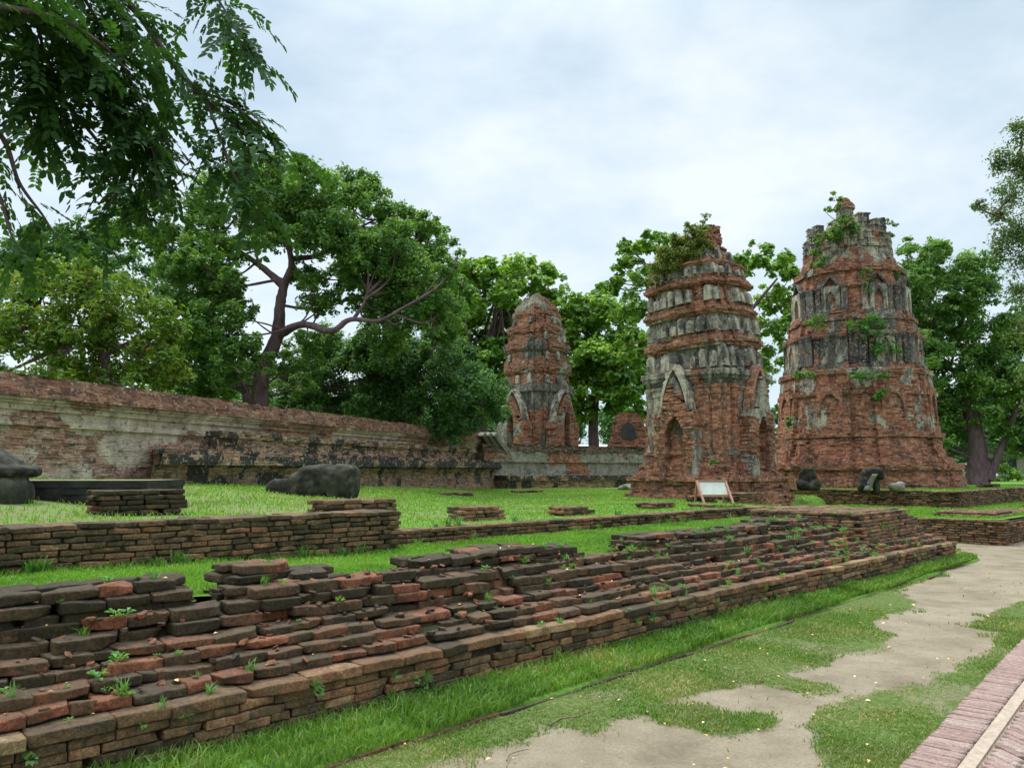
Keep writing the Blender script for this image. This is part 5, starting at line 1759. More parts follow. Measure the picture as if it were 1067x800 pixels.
# yellowish tree at the left
Y = 21.5
b0 = at_y(110, 440, Y); b0.z = 1.2
tr = [(b0, .18), (at_y(112, 400, Y), .15), (at_y(104, 350, Y), .11), (at_y(95, 310, Y), .07)]
lim = [br(Y, [(110, 390, 0, .08), (60, 370, -.4, .06), (20, 350, -.6, .03)]), br(Y, [(108, 370, 0, .08), (150, 350, .4, .05), (175, 340, .5, .03)])]
blobs = bl(Y, [(40, 335, 34), (85, 312, 34), (125, 310, 32), (158, 335, 28), (20, 355, 30), (70, 360, 30), (120, 355, 32), (155, 375, 26), (60, 395, 26), (100, 395, 28), (145, 402, 22), (5, 320, 26), (178, 385, 18), (-20, 345, 34), (-15, 395, 26), (20, 300, 22), (60, 290, 22), (100, 285, 18)], 1.0, 7)
make_tree('tree', 'pale yellow green tree with thin leaves at the far left behind the wall', tr, lim, blobs, M_LEAF_B, .17, .62, 303, 17, .5, clump_r=(.28, .5))
Y = 40.0
b0 = at_y(60, 440, Y); b0.z = .9
tr = [(b0, .3), (at_y(55, 380, Y), .25), (at_y(70, 320, Y), .18)]
blobs = bl(Y, [(20, 270, 26), (50, 255, 24), (90, 250, 26), (120, 262, 24), (0, 290, 24), (-30, 280, 30), (150, 290, 24), (60, 290, 26), (110, 295, 24)], 1.5, 8)
make_tree('tree', 'dark crowned tree rising behind the yellow green one under the overhanging leaves', tr, [], blobs, M_LEAF_C, .24, 1.1, 304, 16)
# bright broad leaved trees in the middle
Y = 54.0
b0 = at_y(500, 445, Y); b0.z = .8
tr = [(b0, .4), (at_y(505, 400, Y), .3), (at_y(515, 340, Y), .22), (at_y(520, 300, Y), .14)]
blobs = bl(Y, [(492, 290, 24), (520, 282, 24), (550, 284, 24), (578, 300, 20), (480, 318, 26), (512, 318, 28), (545, 318, 26), (600, 318, 18), (470, 345, 24), (500, 352, 28), (535, 355, 28), (485, 380, 26), (515, 385, 26), (598, 345, 20), (545, 395, 26), (505, 415, 24), (462, 300, 16)], 2.2, 9)
make_tree('tree', 'bright green broad leaved tree rising directly behind the small reddish tower', tr, [], blobs, M_LEAF_D, .42, 1.0, 305, 17, .7)
Y = 52.0
b0 = at_y(620, 462, Y); b0.z = .8
tr = [(b0, .42), (at_y(618, 440, Y), .34), (at_y(622, 400, Y), .28), (at_y(630, 350, Y), .18)]
lim = [br(Y, [(620, 415, 0, .2), (640, 390, -.5, .14), (655, 370, -1, .08)]), br(Y, [(619, 420, 0, .2), (600, 400, .5, .14), (590, 385, 1, .08)])]
blobs = bl(Y, [(618, 318, 22), (642, 335, 24), (610, 345, 24), (655, 360, 22), (630, 372, 26), (605, 378, 24), (660, 392, 22), (640, 402, 24), (612, 405, 24), (590, 400, 20), (655, 425, 20), (600, 425, 18), (590, 365, 18), (575, 330, 16)], 2.0, 10)
make_tree('tree', 'dark shady broad leaved tree between the small reddish tower and the slim tower', tr, lim, blobs, M_LEAF_D, .38, 1.15, 306, 17, .7)
# light tree behind the slim tower
Y = 42.0
b0 = at_y(760, 470, Y); b0.z = .8
tr = [(b0, .35), (at_y(755, 400, Y), .28), (at_y(740, 330, Y), .2), (at_y(735, 280, Y), .12)]
lim = [br(Y, [(750, 360, 0, .14), (785, 320, -.3, .1), (810, 290, -.5, .05)]), br(Y, [(742, 335, 0, .14), (700, 300, .3, .1), (665, 270, .6, .05)]), br(Y, [(738, 300, 0, .12), (770, 275, .3, .08), (820, 280, .6, .05)])]
blobs = bl(Y, [(662, 262, 16), (685, 255, 16), (648, 283, 14), (672, 290, 18), (700, 270, 16), (658, 320, 20), (790, 264, 15), (812, 278, 15), (775, 280, 14), (800, 312, 18), (820, 305, 14), (790, 340, 22), (815, 345, 16), (805, 375, 18), (826, 330, 10), (740, 290, 26), (720, 330, 26), (660, 360, 20), (795, 405, 16), (825, 285, 9), (640, 300, 9), (805, 430, 18), (818, 455, 16), (800, 470, 16), (790, 440, 18)], 1.8, 11, 1)
make_tree('tree', 'pale green airy tree showing on both sides of the slim tower top', tr, lim, blobs, M_LEAF_D, .30, .95, 307, 15, .7, hollow=.35)
# trees right of the stupa
Y = 46.0
b0 = at_y(1018, 503, Y); b0.z = .5
tr = [(b0, .75), (at_y(1019, 480, Y), .55), (at_y(1016, 450, Y), .42), (at_y(1010, 420, Y), .34), (at_y(1000, 380, Y), .24)]
lim = [br(Y, [(1030, 500, -.5, .25), (1042, 470, -.6, .2), (1056, 435, -.8, .15), (1070, 400, -1, .1)]),
       br(Y, [(1016, 450, 0, .22), (1003, 425, .4, .18), (985, 405, 1, .1)]), br(Y, [(1005, 395, 0, .2), (980, 380, 0, .14), (945, 385, -.5, .08), (920, 380, -1, .04)]), br(Y, [(980, 380, 0, .12), (962, 372, 0, .07), (935, 362, -.3, .03)])]
blobs = bl(Y, [(955, 270, 22), (985, 275, 24), (1010, 288, 26), (950, 298, 24), (980, 308, 26), (1015, 325, 28), (960, 335, 26), (990, 345, 28), (1030, 355, 28), (1055, 340, 24), (965, 370, 24), (1000, 380, 28), (1040, 395, 28), (1070, 380, 26), (950, 405, 22), (980, 415, 26), (1015, 415, 24),
               (1060, 425, 26), (1085, 410, 26), (965, 440, 22), (990, 450, 20), (950, 460, 16), (1055, 455, 20), (1080, 455, 24), (940, 420, 16), (945, 330, 16), (975, 462, 16)], 2.0, 12)
make_tree('tree', 'tall green tree with a stout flared trunk just right of the round stupa', tr, lim, blobs, M_LEAF_A, .24, 1.1, 308, 17)
Y = 62.0
b0 = at_y(985, 495, Y); b0.z = .4
tr = [(b0, .4), (at_y(985, 470, Y), .3), (at_y(980, 440, Y), .2)]
blobs = bl(Y, [(960, 440, 20), (985, 430, 22), (1010, 440, 20), (970, 465, 18), (1000, 462, 14), (950, 470, 16), (945, 455, 14), (930, 470, 14), (1060, 455, 18), (1090, 450, 20)], 2, 13)
make_tree('tree', 'dark low tree in deep shade behind the stout trunk beyond the stupa', tr, [], blobs, M_LEAF_C, .36, 1.5, 309, 16)
# sparse tree entering at the right edge
Y = 19.0
b0 = at_z(1215, 556, .0); b0 = Vector((15.0, Y, -.07))
tr = [(b0, .25), (Vector((14.8, Y, 2.5)), .2), (Vector((14.6, Y, 5.5)), .14), (Vector((14.3, Y, 8.0)), .08)]
lim = [br(Y, [(1140, 330, 0, .07), (1100, 270, 0, .05), (1060, 235, -.2, .03), (1030, 222, -.3, .015)]), br(Y, [(1140, 250, 0, .06), (1100, 190, 0, .04), (1060, 160, 0, .02)]), br(Y, [(1150, 400, 0, .07), (1100, 370, 0, .05), (1060, 340, 0, .02)])]
blobs = bl(Y, [(1062, 140, 16), (1050, 170, 18), (1075, 175, 24), (1035, 222, 14), (1055, 205, 18), (1060, 240, 22), (1045, 260, 14), (1066, 275, 20), (1020, 215, 8), (1100, 150, 34), (1110, 220, 40), (1110, 290, 40), (1062, 305, 14), (1100, 350, 36), (1075, 340, 14), (1150, 200, 44), (1160, 300, 44), (1150, 400, 40), (1080, 425, 14), (1078, 390, 14)], .8, 14, 0)
make_tree('tree', 'sparse olive leaved tree leaning in at the right edge of the view', tr, lim, blobs, M_LEAF_H, .085, .24, 310, 20, .5, clump_r=(.4, .75), hollow=.15)
# far trees closing the view beyond the wall
far_spots = [(-14, 62, 8.5), (-25, 70, 9.5), (-40, 66, 10), (-7, 74, 8.0), (4, 80, 8.5), (15, 84, 9), (34, 78, 8), (48, 82, 9.5), (60, 78, 10), (26, 90, 8), (-17, 46, 6.2), (-23, 50, 7), (-11.5, 50, 6), (-31, 48, 7), (-8, 56, 6.2), (-2, 66, 6.5)]
rng_f = np.random.default_rng(77)
proto = None
for i, (x, y, h) in enumerate(far_spots):
    if proto is None:
        b0 = Vector((x, y, .5))
        bb = [(b0 + Vector((rng_f.uniform(-4.5, 4.5), rng_f.uniform(-2.5, 2.5), rng_f.uniform(1.8, h - 1.5))), rng_f.uniform(1.4, 2.3)) for _ in range(22)]
        proto = make_tree('tree', 'distant green tree in the belt far beyond the ruins', [(b0, .3), (b0 + Vector((0, 0, 2.5)), .25), (b0 + Vector((.3, 0, 5)), .15)], [], bb, M_LEAF_C, .42, 1.0, 320, 15, group='distant trees beyond the ruins', twigs=False)
    else:
        c = copy_tree(proto)
        c.location = (x, y, .4)
        c.rotation_euler = (0, 0, i * 1.9)
        sc = h / 8.5
        c.scale = (sc, sc, sc)

# ------------------------------------------------------------------ leaves hanging over from the tree at the left
def spray_template(rng, n=9, L=.30, leaf=.052):
    """a pinnate twig along +x with paired leaflets: verts, quads"""
    V, F = [], []
    for k in range(n):
        x = L * (k + .6) / n
        for sgn in (-1, 1):
            if rng.random() < .08: continue
            ang = sgn * rng.uniform(.75, 1.15)
            ll = leaf * 1.08 * rng.uniform(.8, 1.2) * (1 - .25 * abs(k / n - .5))
            dx, dy = math.cos(ang), math.sin(ang)
            dz = rng.uniform(-.35, .15)
            w = ll * .27
            b = np.array([x, 0, 0]); t = np.array([dx, dy, dz]) * ll
            s_ = np.array([-dy, dx, rng.uniform(-.3, .3)]) * w
            i = len(V)
            up_ = np.array([0, 0, ll * .08])
            V += [b, b + t * .3 + s_ + up_, b + t * .7 + s_ * .8 + up_, b + t, b + t * .7 - s_ * .8 + up_, b + t * .3 - s_ + up_]
            F += [[i, i + 1, i + 2, i + 3], [i, i + 3, i + 4, i + 5]]
    i = len(V)
    V += [np.array([0, -.0012, 0]), np.array([L, -.0008, 0]), np.array([L, .0008, 0]), np.array([0, .0012, 0])]
    F.append([i, i + 1, i + 2, i + 3])
    return np.array(V), np.array(F, np.int32)
def overhang():
    rng = np.random.default_rng(404)
    base = Vector((-5.0, 1.2, -.07))
    root = empty('tree', tuple(base), 0, 'dark leafy tree overhanging the top left corner with fine feathery leaves', 'tree')
    off = np.array(tuple(base))
    pt = Parts()
    tk = [(base, .24), (base + Vector((.1, .2, 1.8)), .2), (base + Vector((.35, .5, 3.4)), .16), (base + Vector((.7, 1.0, 4.8)), .11)]
    pts = bez([p for p, _ in tk], 6)
    v, f = tube(pts, np.interp(np.linspace(0, 1, len(pts)), np.linspace(0, 1, 4), [r for _, r in tk]), 12, .15, 1)
    pt.add(v - off, f)
    top = tk[-1][0]
    # branches: screen tracks with distance
    tracks = [([(-60, 60, 3.3), (60, -40, 3.8), (135, 5, 4.2), (175, 60, 4.4), (215, 105, 4.5), (250, 135, 4.6), (285, 175, 4.6)], .030),
              ([(200, 95, 4.45), (235, 105, 4.5), (270, 130, 4.5), (300, 152, 4.6)], .010),
              ([(215, 105, 4.5), (232, 150, 4.4), (245, 185, 4.3), (262, 225, 4.3)], .010),
              ([(-60, 40, 3.4), (20, 60, 3.8), (70, 110, 4.0), (110, 160, 4.1), (125, 205, 4.1)], .020),
              ([(-60, 90, 3.4), (0, 140, 3.7), (20, 190, 3.8), (45, 225, 3.8), (60, 250, 3.8)], .016),
              ([(-40, 0, 3.2), (60, 20, 3.6), (120, 60, 3.9), (150, 110, 4.1), (190, 170, 4.2)], .016),
              ([(70, 110, 4.0), (110, 115, 4.1), (150, 150, 4.2), (180, 190, 4.2)], .009),
              ([(-50, 160, 3.5), (-5, 195, 3.7), (10, 240, 3.7), (25, 270, 3.7)], .012),
              ([(100, -80, 4.2), (180, -50, 4.5), (220, -10, 4.5), (245, 30, 4.5), (255, 55, 4.5)], .012),
              ([(0, -30, 3.4), (40, 30, 3.7), (45, 80, 3.8), (60, 130, 3.9)], .012),
              ([(60, -40, 3.8), (100, 20, 4.0), (110, 70, 4.1), (140, 120, 4.1)], .012),
              ([(110, 160, 4.1), (120, 200, 4.0), (95, 235, 4.0), (75, 250, 4.0)], .006),
              ([(140, 120, 4.1), (160, 160, 4.1), (165, 200, 4.1), (190, 215, 4.1)], .006)]
    paths = []
    for tr_, r in tracks:
        P = bez([at_y(x, y, d) for x, y, d in tr_], 10)
        paths.append(P)
        v, f = tube(P, np.linspace(r, r * .22, len(P)), 6)
        pt.add(v - off, f)
    for k in (0, 3, 4, 5, 7, 8, 9):
        P = bez([top if k != 7 and k != 4 else tk[-2][0], (Vector(tuple(paths[k][0])) + top) / 2 + Vector((0, 0, .15)), Vector(tuple(paths[k][0]))], 6)
        v, f = tube(P, np.linspace(.06, .026, len(P)), 7)
        pt.add(v - off, f)
    pt.build('trunk', M_BARK, root)
    T_ = [spray_template(rng, n_, L_, lf) for n_, L_, lf in ((9, .27, .046), (7, .21, .044), (11, .32, .048))]
    VV, FF, RR, n = [], [], [], 0
    def put(p, d, up, sc, tone):
        nonlocal n
        V, F = T_[rng.integers(3)]
        d = d / np.linalg.norm(d)
        y = np.cross(up, d); y /= max(np.linalg.norm(y), 1e-6)
        z = np.cross(d, y)
        W = p + (V[:, :1] * d + V[:, 1:2] * y + V[:, 2:] * z) * sc
        W[:, 2] -= (V[:, 0] * sc) ** 2 * 1.1
        VV.append(W); FF.append(F + n); n += len(V)
        RR.append(np.clip(tone + rng.normal(0, .12, len(V) // 6 + 1).repeat(6)[:len(V)], 0, 1))
    dens = [28, 26, 26, 24, 8, 44, 26, 10, 32, 40, 40, 9, 14]
    for k, P in enumerate(paths):
        P = np.array(P)
        for _ in range(int(dens[k] * 1.3)):
            i = rng.integers(int(len(P) * (.18 if k in (0, 8) else .05)), len(P) - 1)
            tg = P[i + 1] - P[i]
            tg /= np.linalg.norm(tg)
            side = rng.normal(0, 1, 3); side[2] = side[2] * .45 - .12
            d = tg * .55 + side * .75
            st = P[i] + rng.normal(0, .05, 3)
            put(st, d, np.array([0, 0, 1.0]) + rng.normal(0, .35, 3), rng.uniform(.75, 1.1), .25 + .35 * rng.random() + (.2 if st[2] < 3.2 else 0))
    # filled-in mass of the near crown
    for (x, y, r, d, c) in [(40, 40, 60, 3.8, 150), (95, 60, 50, 4.0, 110), (30, 110, 45, 3.8, 80), (85, 120, 45, 4.0, 60), (130, 110, 40, 4.2, 50), (20, 10, 50, 3.6, 80), (120, 25, 40, 4.1, 55), (165, 150, 30, 4.3, 30), (150, 200, 28, 4.1, 22), (110, 165, 30, 4.1, 18), (15, 165, 30, 3.7, 10), (240, 20, 24, 4.5, 16), (255, 150, 28, 4.6, 26), (250, 205, 20, 4.3, 16),
                        (110, 240, 26, 4.0, 22), (75, 252, 16, 4.0, 12)]:
        c0 = np.array(tuple(at_y(x, y, d)))
        for _ in range(int(c * .3)):
            p = c0 + rng.normal(0, .45, 3) * r / FPX * d
            dd = rng.normal(0, 1, 3); dd[2] = dd[2] * .45 - .1
            put(p, dd, np.array([0, 0, 1.0]) + rng.normal(0, .4, 3), rng.uniform(.75, 1.1), .2 + .35 * rng.random())
    V = np.concatenate(VV) - off
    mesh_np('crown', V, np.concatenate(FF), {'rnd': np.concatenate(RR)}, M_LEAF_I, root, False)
overhang()

# ------------------------------------------------------------------ plants on the ruins
def clump(name, label, spots, mat, leaf, cover, seed, clumps=10, cat='plant', asp=.5, group=None):
    """bushy weeds: spots = (world point, radius)"""
    rng = np.random.default_rng(seed)
    base = Vector(tuple(spots[0][0])) - Vector((0, 0, spots[0][1]))
    P, Nn, R = crown_points(spots, leaf, cover, rng, clumps, (.3, .5), .8, .2)
    V, F = leaves(P - np.array(tuple(base)), Nn, leaf, rng, asp)
    o = mesh_np(name, V, F, {'rnd': np.repeat(R, 4)}, mat, None, False)
    o.location = base
    return tag(o, label, cat, group)
M_SHRUB = mat_leaf('ruin_shrub_leaf', [(0, (.07, .11, .025)), (.5, (.17, .23, .045)), (.8, (.26, .28, .07)), (1, (.34, .28, .12))])
yv = 24.0
clump('shrub', 'matted green creeper covering the broken top of the slim tower', [(at_y(px, py, yv), r) for px, py, r in ((714, 262, .42), (700, 270, .4), (708, 250, .3), (694, 266, .3), (726, 268, .34), (720, 238, .22), (722, 248, .34), (730, 240, .26), (688, 280, .28), (715, 282, .3), (705, 256, .22), (733, 258, .28), (740, 275, .26), (753, 284, .2), (680, 292, .2))], M_SHRUB, .085, 1.2, 501, 20, 'shrub')
clump('sapling', 'tiny leafy sapling sprouting from the very top of the slim tower', [(at_y(736, 226, yv + .5), .16), (at_y(733, 231, yv + .5), .1)], M_LEAF_A, .09, .8, 502, 6)
yc = 28.6
clump('shrub', 'dense green shrub hanging over the left side of the stupa crown', [(at_y(px, py, yc), r) for px, py, r in ((880, 232, .34), (870, 238, .3), (860, 246, .26), (889, 238, .3), (852, 252, .2), (850, 262, .22), (874, 247, .22))], M_LEAF_A, .11, 1.2, 503, 13, 'shrub')
clump('shrub', 'small green tuft over the fluted turret at the right of the stupa crown', [(at_y(px, py, yc), r) for px, py, r in ((926, 231, .16), (933, 234, .16), (930, 245, .1))], M_LEAF_A, .09, 1.0, 504, 8, 'shrub')
sp_ = clump('sapling', 'thin few leaved sapling standing left of the small dome on the stupa', [(at_y(px, py, yc), r) for px, py, r in ((869, 205, .18), (877, 209, .18), (864, 217, .18), (873, 216, .16))], M_LEAF_D, .13, .38, 505, 5)
pt = Parts()
for a_, b_, c_ in (((882, 236), (876, 222), (870, 203)), ((880, 232), (880, 218), (879, 205)), ((878, 232), (868, 228), (859, 220))):
    v, f = tube(bez([at_y(*a_, yc), at_y(*b_, yc), at_y(*c_, yc)], 4), np.linspace(.02, .008, 9), 5)
    pt.add(v - np.array(tuple(sp_.location)), f)
pt.build('stem', M_BARK, sp_)
LEDGE_CL = [((905, 338, .3), (895, 340, .26), (912, 341, .26), (900, 350, .2), (910, 353, .24), (886, 341, .2), 'bright green weeds trailing over the ledge below the upper stupa niches', 27.9),
            ((915, 362, .18), (913, 366, .14), (918, 358, .12), 'round green weed tuft above left of the right arched niche of the stupa', 27.6),
            ((932, 360, .16), (934, 364, .12), 'round green weed tuft above the right arched niche, nearer the stupa edge', 27.6),
            ((900, 390, .16), (893, 391, .14), (910, 391, .15), (921, 392, .12), 'strip of green weeds along the ledge below the arched stupa niches', 27.35),
            ((838, 390, .14), (830, 391, .12), (846, 391, .1), 'thin weeds on the left end of the middle stupa ledge', 27.5),
            ((853, 330, .18), (846, 338, .16), (856, 340, .14), 'drooping weeds below the left upper niche of the stupa', 28.2),
            ((902, 285, .16), (903, 295, .14), (904, 303, .1), 'green weeds in the crack between the two upper niches', 28.1),
            ((918, 410, .14), (922, 407, .12), (913, 414, .1), 'small weed patch on the red bricks below the right niche', 27.25),
            ((850, 274, .16), (855, 272, .14), (859, 270, .12), 'weeds on the neck ledge at the left of the stupa crown', 28.5),
            ((930, 284, .12), (935, 286, .14), (926, 283, .1), 'weeds on the neck ledge at the right of the stupa crown', 28.6),
            ((822, 437, .1), (822, 443, .08), 'tiny weeds on the left edge of the lowest stupa tier', 27.4)]
for i, it in enumerate(LEDGE_CL):
    clump('weed_clump', it[-2], [(at_y(x, y, it[-1] - .05), r * 1.45) for x, y, r in it[:-2]], M_WEED, .085, .75, 510 + i, 10)
clump('weed_clump', 'small weeds on the base ledge of the slim tower', [(at_y(745, 480, 22.6), .12), (at_y(741, 482, 22.6), .08)], M_WEED, .07, .9, 530, 8)
clump('shrub', 'grey green scrub over the rubble heap before the slim tower', [(at_z(px, py, .95), r) for px, py, r in ((700, 503, .2), (711, 507, .22), (690, 508, .16), (718, 511, .14), (664, 506, .16), (652, 507, .14))], M_LEAF_H, .06, .7, 531, 10, 'shrub')
clump('shrub', 'bright green bush by the fence beyond the stout trunk', [(at_y(1048, 492, 60), .8), (at_y(1056, 496, 60), .7), (at_y(1040, 497, 60), .6)], M_LEAF_D, .2, 1.0, 532, 12, 'shrub')

# ------------------------------------------------------------------ things glimpsed far behind
M_CREAM = mat_plain('cream_render', (.42, .37, .29), .9, .15, 1)
M_ROOFG = mat_plain('grey_roof_sheet', (.32, .34, .37), .6, .15, 1)
M_ROOFR = mat_plain('red_roof_tile', (.38, .11, .07), .8, .25, 2)
M_WHITE = mat_plain('white_paint', (.75, .76, .78), .4, .04, 1)
M_GLASS = mat_plain('dark_glass', (.03, .035, .04), .15, .1, 1)
M_RUBBER = mat_plain('black_rubber', (.02, .02, .02), .8, .1, 1)
def gable_house(name, label, loc, w, d, h, rh, wall, roof, yaw=0.0):
    r = empty(name, loc, yaw, label, 'house')
    bm = bmesh.new()
    bmesh.ops.create_cube(bm, size=1, matrix=Matrix.Translation((0, 0, h / 2)) @ Matrix.Diagonal((w, d, h, 1)))
    wl_ = bm_obj('wall', bm, wall, r)
    for x in (-w * .28, w * .1, w * .33):
        bm = bmesh.new()
        bmesh.ops.create_cube(bm, size=1, matrix=Matrix.Translation((x, -d / 2, h * .55)) @ Matrix.Diagonal((w * .12, .08, h * .34, 1)))
        bm_obj('window', bm, M_GLASS, wl_)
    bm = bmesh.new()
    o_ = .4
    vs_ = [(-w / 2 - o_, -d / 2 - o_, h - .1), (w / 2 + o_, -d / 2 - o_, h - .1), (w / 2 + o_, d / 2 + o_, h - .1), (-w / 2 - o_, d / 2 + o_, h - .1), (-w / 2 + o_, 0, h + rh), (w / 2 - o_, 0, h + rh)]
    q = [bm.verts.new(v) for v in vs_]
    for f in ((0, 1, 5, 4), (2, 3, 4, 5), (1, 2, 5), (3, 0, 4), (3, 2, 1, 0)):
        bm.faces.new([q[i] for i in f])
    bm_obj('roof', bm, roof, r)
    return r
a = at_y(1012, 500, 85)
gable_house('house', 'cream house with a grey roof glimpsed between the tree trunks far right', (a.x, a.y, -.07), 8, 6, 4.2, 2.0, M_CREAM, M_ROOFG)
a = at_y(1036, 490, 95)
hh_ = gable_house('house', 'grey walled house with a red roof far behind the leaning tree limb', (a.x, a.y, -.07), 6, 5, 10.0, 3.2, M_ROOFG, M_ROOFR)
a = at_y(603, 470, 70)
gable_house('house', 'small pale roofed building seen low beneath the dark tree by the small tower', (a.x + 1.2, a.y, 1.0), 5, 4, 1.6, 1.4, M_CREAM, M_WHITE)
# brick ruins seen through the trunks on the left
a = at_y(214, 415, 38)
rl = layered('ruined_tower', lambda z: square(float(np.interp(z, [0, 3.5, 4.3], [1.1, 1.0, .5]))), .5, 5.6, .1, 6, M_TOWER, None, .04, .08, .1, .2, .8, 140, None, True, (a.x, a.y, 0))
rl.location = (a.x, a.y, 0)
tag(rl, 'red brick ruin half hidden in dark foliage left of the forked trunk', 'ruin')
# white van parked far away
a = at_y(1012, 499, 66)
van = empty('parked_van', (a.x, a.y, .3), .35, 'white van parked in the shade far behind the stupa', 'van')
bm = bmesh.new()
sec = [(-2.2, .35), (-2.2, 1.75), (-1.9, 1.95), (1.0, 1.95), (1.55, 1.25), (2.2, 1.05), (2.25, .35)]
for y in (-.85, .85):
    pass
lo = [bm.verts.new((x, -.85, z)) for x, z in sec]; hi = [bm.verts.new((x, .85, z)) for x, z in sec]
bm.faces.new(lo); bm.faces.new(hi[::-1])
for i in range(len(sec)):
    j = (i + 1) % len(sec)
    bm.faces.new([lo[i], hi[i], hi[j], lo[j]])
bmesh.ops.recalc_face_normals(bm, faces=bm.faces)
bmesh.ops.bevel(bm, geom=list(bm.edges), offset=.07, segments=2, affect='EDGES')
bm_obj('body', bm, M_WHITE, van, True)
for pts3 in ([(1.02, -.7, 1.88), (1.02, .7, 1.88), (1.53, .7, 1.3), (1.53, -.7, 1.3)], [(-1.8, -.865, 1.25), (.95, -.865, 1.25), (.75, -.865, 1.8), (-1.8, -.865, 1.8)], [(-2.215, -.7, 1.2), (-2.215, .7, 1.2), (-2.215, .7, 1.7), (-2.215, -.7, 1.7)]):
    o = mesh_np('window', np.array(pts3) + np.array([.012, 0, .012]), np.array([[0, 1, 2, 3]], np.int32), {}, M_GLASS, van, False)
    sd = o.modifiers.new('thick', 'SOLIDIFY'); sd.thickness = .02
for x in (-1.4, 1.45):
    for y in (-.8, .8):
        bm = bmesh.new()
        bmesh.ops.create_cone(bm, cap_ends=True, segments=20, radius1=.34, radius2=.34, depth=.2, matrix=Matrix.Translation((x, y, .34)) @ Matrix.Rotation(math.pi / 2, 4, 'X'))
        bm_obj('wheel', bm, M_RUBBER, van)
# ------------------------------------------------------------------ grass
def blades(name, P, H, Wd, mat, seed, rnd=None, lean=.45, segs=2):
    rng = np.random.default_rng(seed)
    n = len(P)
    az = rng.random(n) * 6.283
    az2 = rng.random(n) * 6.283
    sx = np.stack([np.cos(az), np.sin(az), np.zeros(n)], 1) * (Wd / 2)[:, None]
    ln = (rng.random(n) ** .7 * lean)[:, None]
    ld = np.stack([np.cos(az2), np.sin(az2), np.zeros(n)], 1)
    Hc = H[:, None]
    up = np.array([[0, 0, 1.0]])
    mid = P + up * Hc * .55 + ld * ln * Hc * .35
    tip = P + up * Hc * (1 - .35 * ln) + ld * ln * Hc * 1.15
    V = np.stack([P - sx, P + sx, mid + sx * .75, mid - sx * .75, tip + sx * .12, tip - sx * .12], 1)
    b = np.arange(n)[:, None] * 6
    F = np.concatenate([b + [[0, 1, 2, 3]], b + [[3, 2, 4, 5]]])
    if rnd is None:
        rnd = np.clip(rng.normal(.45, .2, n), 0, 1)
    o = mesh_np(name, V.reshape(-1, 3), F, {'rnd': np.repeat(rnd, 6)}, mat, None, True)
    return tag(o, kind='stuff')

rg = np.random.default_rng(900)
def tone_of(P, seed, sc=.9):
    q = np.concatenate([P[:, :2] * sc, np.zeros((len(P), 1))], 1)
    return fbm(q, 3, seed)
# 1. lush strip along the foot of the terrace
n = 62000
s = -4.6 + 19 * rg.random(n) ** 1.25
f = rg.random(n)
d = edge_d(s) * (1.10 - f * 1.1) + .03 - .02 * np.sin(s * 2.1)
dens = fbm(np.stack([s * 1.5, d * 2, s * 0], 1), 3, 9)
k = rg.random(n) < .35 + dens
s, d = s[k], d[k]
P = np.array(TO) + s[:, None] * np.array(TU) + d[:, None] * np.array(TN)
P[:, 2] = np.where(d < edge_d(s) * .6, -.03, -.004)
dist = P[:, 1]
H = (.045 + .055 * rg.random(len(P)) ** 2) * (1 + .5 * (fbm(P * 2, 2, 10) > .55))
W = .0035 + .0013 * dist
blades('grass', P, H, W * .9, M_GRASS, 1, np.clip(-.05 + 1.1 * tone_of(P, 11, 1.7) + rg.normal(0, .17, len(P)) + (rg.random(len(P)) < .03) * .5, 0, 1), .8)
# 2. thinner turf between the strip and the path, and on the right of the path
n = 1700000
x = -3 + 18 * rg.random(n); y = 3.3 + 14 * rg.random(n) ** 1.5
P = np.stack([x, y, np.full(n, GZ)], 1)
keep = (np.abs((P[:, 0]) / P[:, 1]) < .72)
P = P[keep]
ss_, dd_ = to_sd(P[:, 0], P[:, 1])
P = P[(dd_ < edge_d(ss_) - .02) | (ss_ > 14.6)]
c0 = np.array([e0.x, e0.y]); pn = np.array([pd.y, -pd.x])
P = P[((P[:, :2] - c0) @ pn) < -.01]
ss_, dd_ = to_sd(P[:, 0], P[:, 1])
P = P[~((ss_ > 18.1) & (dd_ > .1))]
g = grass_cover(P)
P = P[rg.random(len(P)) < g * 1.05 - .03]
print('turf blades', len(P))
bmp = fbm(np.concatenate([P[:, :2] * 3, np.zeros((len(P), 1))], 1), 3, 21)
H = (.012 + .022 * rg.random(len(P))) * (.6 + .9 * bmp)
W = .0032 + .0011 * P[:, 1]
t = np.clip(.15 + .75 * tone_of(P, 22, 1.6) + rg.normal(0, .17, len(P)), 0, 1)
kk = rg.random(len(P)) < .3 + .5 * (tone_of(P, 23, 2.3) > .5)
blades('grass', P[kk], H[kk], W[kk], M_TUFT, 2, t[kk], .9)
blades('grass', P[~kk], H[~kk], W[~kk], M_GRASS, 3, t[~kk] * .8, .9)
# 3. lawns on the terraces
def on_lawn(n, s0, s1, d0, d1, zf, hlo, hhi, seed, sp=1.0, mat=M_GRASS):
    s = s0 + (s1 - s0) * rg.random(n) ** sp; d = d0 + (d1 - d0) * rg.random(n)
    P = np.array(TO) + s[:, None] * np.array(TU) + d[:, None] * np.array(TN)
    k = (np.abs(P[:, 0]) < .72 * P[:, 1]) & (P[:, 1] > 2)
    P, s, d = P[k], s[k], d[k]
    P[:, 2] = zf(s, d, P) - .006
    return P, s, d
P, s, d = on_lawn(96000, -2, 13.3, 1.27, 3.62, z_strip, 0, 0, 5)
H = (.02 + .035 * rg.random(len(P))) * (1 + .9 * np.exp(-((d - 3.5) / .15) ** 2))
blades('grass', P, H, .0035 + .0012 * P[:, 1], M_LAWNBLADE, 4, np.clip(-.05 + 1.15 * tone_of(P, 31, 1.4) + rg.normal(0, .13, len(P)), 0, 1), .7)
